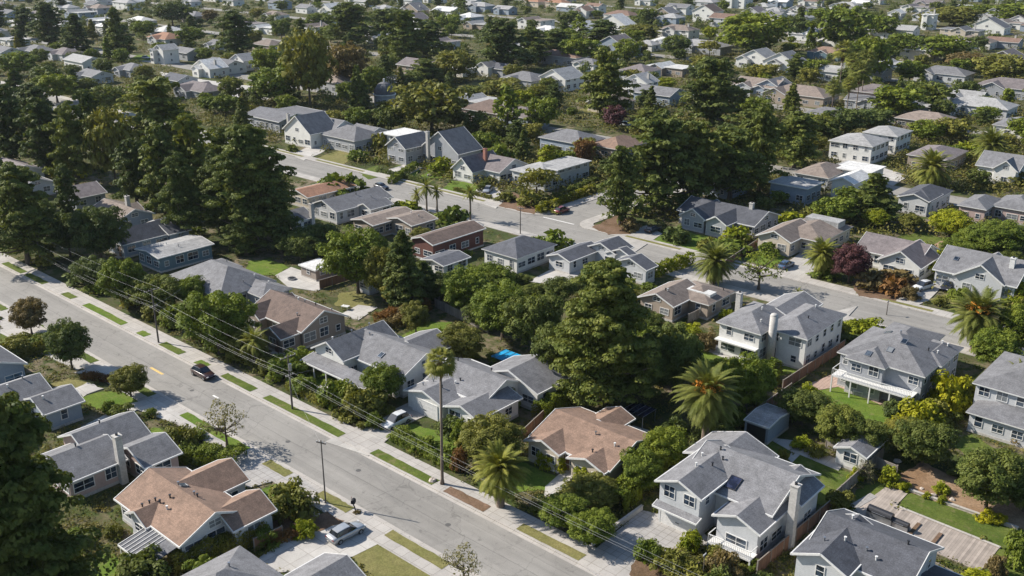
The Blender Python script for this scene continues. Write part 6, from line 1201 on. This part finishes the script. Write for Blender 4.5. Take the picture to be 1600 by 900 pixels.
sp = ['beyond the far crossarm pole', 'from the far to the middle crossarm pole', 'from the middle to the transformer pole', 'from the transformer pole to the near edge']
for i in range(len(pp)-1):
    for k in ((0, 3, 4, 5, 7) if i < 3 else (4, 5, 7)): wire(pp[i][k], pp[i+1][k], .45+.3*(k > 3), f"{nm[k]} wire {sp[i]}")
for k, (i_, tgt, lb) in enumerate([(3, (-106, 84.5, 4.6), 'thin service wire from the transformer pole to the porch house'), (2, (-130, 86, 4.4), 'thin service wire from the middle crossarm pole to the taupe house'), (2, (-155, 88, 4.2), 'thin service wire from the middle crossarm pole to the pyramid hip'), (1, (-188, 91, 4.2), 'thin service wire from the far crossarm pole to the steep blue gable'), (3, (-83.3, 60.3, 8.1), 'thin service wire over the street from the transformer pole to the slim kerb pole')]):
    wire(pp[i_][5], tgt, .5, lb, .008)
c = W(509, 787); h = solve_h(c, 689); pole(c[0], c[1], h, 'slim dark wooden pole with a short crossarm at the near kerb', ((.35, 1.3),), r=.095, short='the slim kerb pole', rot=0.3)
c = W(813, 366); h = solve_h(c, 325); pole(c[0], c[1], h, 'short pale pole with one crossarm on the upper street', ((.2, 1.6),), r=.12, rot=0)
c = W(1098, 905); h = solve_h(c, 868); pole(c[0], c[1], h, 'thin dark post beside the brown shrub in the near garden', ((.1, .5),), r=.05)
c = W(1385, 492); h = solve_h(c, 470); pole(c[0], c[1], h, 'short wooden post in the bright shrub on the upper street', ((.3, .6),), r=.09)

# cars
def loft(q, secs, m=0):
    n = len(q.v); k = len(secs[0])
    for s in secs: q.v += s
    for i in range(len(secs)-1):
        for j in range(k): q.f.append((n+i*k+j, n+i*k+(j+1) % k, n+(i+1)*k+(j+1) % k, n+(i+1)*k+j)); q.m.append(m)
    q.f.append(tuple(n+j for j in range(k))[::-1]); q.f.append(tuple(n+(len(secs)-1)*k+j for j in range(k))); q.m += [m, m]
def body_sec(x, w, zb, zt):
    r = .13; return [(x, -w+.05, zb), (x, -w, zb+.15), (x, -w, zt-.22), (x, -w+.06, zt-.07), (x, -w+.24, zt), (x, w-.24, zt), (x, w-.06, zt-.07), (x, w, zt-.22), (x, w, zb+.15), (x, w-.05, zb)]
CARS = 0
def car(px, py, heading, col, label, tall=0.0, short=None):
    c = W(px, py); root = bpy.data.objects.new('parked_car', None); C.objects.link(root); root.location = (c[0], c[1], .06); root.rotation_euler = (0, 0, heading)
    q = MB(); loft(q, [body_sec(x, w, zb, zt) for x, w, zb, zt in [(-2.25, .72, .42, .78), (-2.15, .82, .3, .88), (-1.7, .88, .26, .95+tall*.3), (-1.0, .9, .24, .97+tall*.3), (0, .91, .24, .96+tall*.2), (.85, .9, .24, .95), (1.5, .88, .26, .86), (2.05, .82, .3, .76), (2.25, .7, .4, .64)]])
    link('body', q.mesh('body', 'car_'+col, (0, 0, 0), True), root)
    q = MB(); st = [(-1.95 if tall else -1.75, .74, .9, .94), (-1.5, .70, .9, 1.36+tall), (-.5, .70, .9, 1.46+tall), (.25, .69, .9, 1.42+tall), (1.05, .76, .88, .93)]
    loft(q, [[(x, -.82, zb), (x, -w+(.04 if zt > 1 else 0), zt-.06), (x, -w+.1, zt), (x, w-.1, zt), (x, w-(.04 if zt > 1 else 0), zt-.06), (x, .82, zb)] for x, w, zb, zt in st]); link('window_band', q.mesh('window_band', 'car_glass', (0, 0, 0), False), root)
    q = MB(); loft(q, [[(x, -w, zt-.03), (x, -w+.12, zt+.015), (x, w-.12, zt+.015), (x, w, zt-.03)] for x, w, zt in [(-1.48, .6, 1.37+tall), (-.5, .63, 1.47+tall), (.2, .62, 1.43+tall)]]); link('roof', q.mesh('roof', 'car_'+col, (0, 0, 0), False), root)
    for x in (-1.4, 1.4):
        for y in (-.84, .84):
            q = MB(); q.tube([(x, y-.1, .3), (x, y+.1, .3)], .32, 14); o = link('wheel', q.mesh('wheel', 'rubber'), root); q = MB(); q.tube([(x, y-.115, .3), (x, y+.115, .3)], .19, 10); link('rim', q.mesh('rim', 'metal_grey'), o)
    for y in (-.62, .62):
        q = MB(); q.box(2.1, y-.16, .58, 2.235, y+.16, .7); link('headlight', q.mesh('headlight', 'porcelain'), root); q = MB(); q.box(-2.27, y-.14, .66, -2.1, y+.14, .8); link('tail_light', q.mesh('tail_light', 'car_red'), root)
    tag(root, label, 'car', 'cars parked on streets and driveways')
    if short: landmark(short, (c[0], c[1], 1))
H = math.pi/2
car(541, 838, -H-.05+math.pi, 'silver', 'silver car parked on the pale driveway below the slim kerb pole', 0.0, 'the silver car')
car(619, 664, H*3, 'white', 'white estate car on the shaded driveway of the sprawling white house', .2)
car(318, 588, 0.02, 'maroon', 'dark maroon car parked alone at the kerb of the main street', .1, 'the maroon car')
car(762, 300, -H+.5, 'silver', 'silver hatchback on the driveway beside the half-timbered cottage')
car(878, 332, H, 'red', 'dark red car in hedge shade on the side-street corner', .1)
car(1441, 452, -H-.3, 'white', 'white car parked on the driveway before the white end chimney house', .15, 'the white parked car')
car(1480, 452, -H, 'black', 'black car beside the white one in front of the porch', .1)
car(596, 295, 0.0, 'black', 'black car parked on the upper street above the slate-roofed house')
car(1228, 418, H, 'blue', 'dark blue car beside the palm on the upper street driveway')
car(978, 198, 0.3, 'white', 'white van-like car near the purple tree', .3)
car(228, 92, 0.2, 'white', 'white car on the far lawn at the upper left', .1)
car(1020, 362, H, 'black', 'black car in deep shade under the corner cypress clump')
# leaning mailbox on the verge
c = W(556, 800); root = bpy.data.objects.new('mailbox', None); C.objects.link(root); root.location = (c[0], c[1], .11); root.rotation_euler = (0, 0, .6)
q = MB(); q.tube([(0, 0, -.1), (-.12, 0, .6), (-.38, 0, 1.15)], [.09, .07, .07], 8); link('post', q.mesh('post', 'rubber'), root)
q = MB(); loft(q, [[(-.45, y, 1.12), (-.45-.0, y, 1.42)] + [(-.22+.23*math.cos(t), y, 1.42+.2*math.sin(t)) for t in (2.6, 2.1, 1.57, 1.0, .5)] + [(.01, y, 1.42), (.01, y, 1.12)] for y in (-.3, .3)]); o = link('box', q.mesh('box', 'black_cloth'), root)
q = MB(); q.box(-.5, .1, 1.45, -.46, .14, 1.75); q.box(-.5, .1, 1.66, -.46, .3, 1.76); link('flag', q.mesh('flag', 'car_red'), o)
tag(root, 'black mailbox on a leaning dark post at the driveway mouth', 'mailbox')
put_tree('bush', c[0]+.35, c[1]-.1, .5, .4, 'brown', 'tiny brown plant at the foot of the leaning mailbox')
write_labels()

q = MB(); q.box(-2600, -100, -1.2, 1600, 3600, 72); tag(link('haze', q.mesh('haze', 'haze')), 'faint blue haze over the farther blocks', 'haze', None, 'stuff')
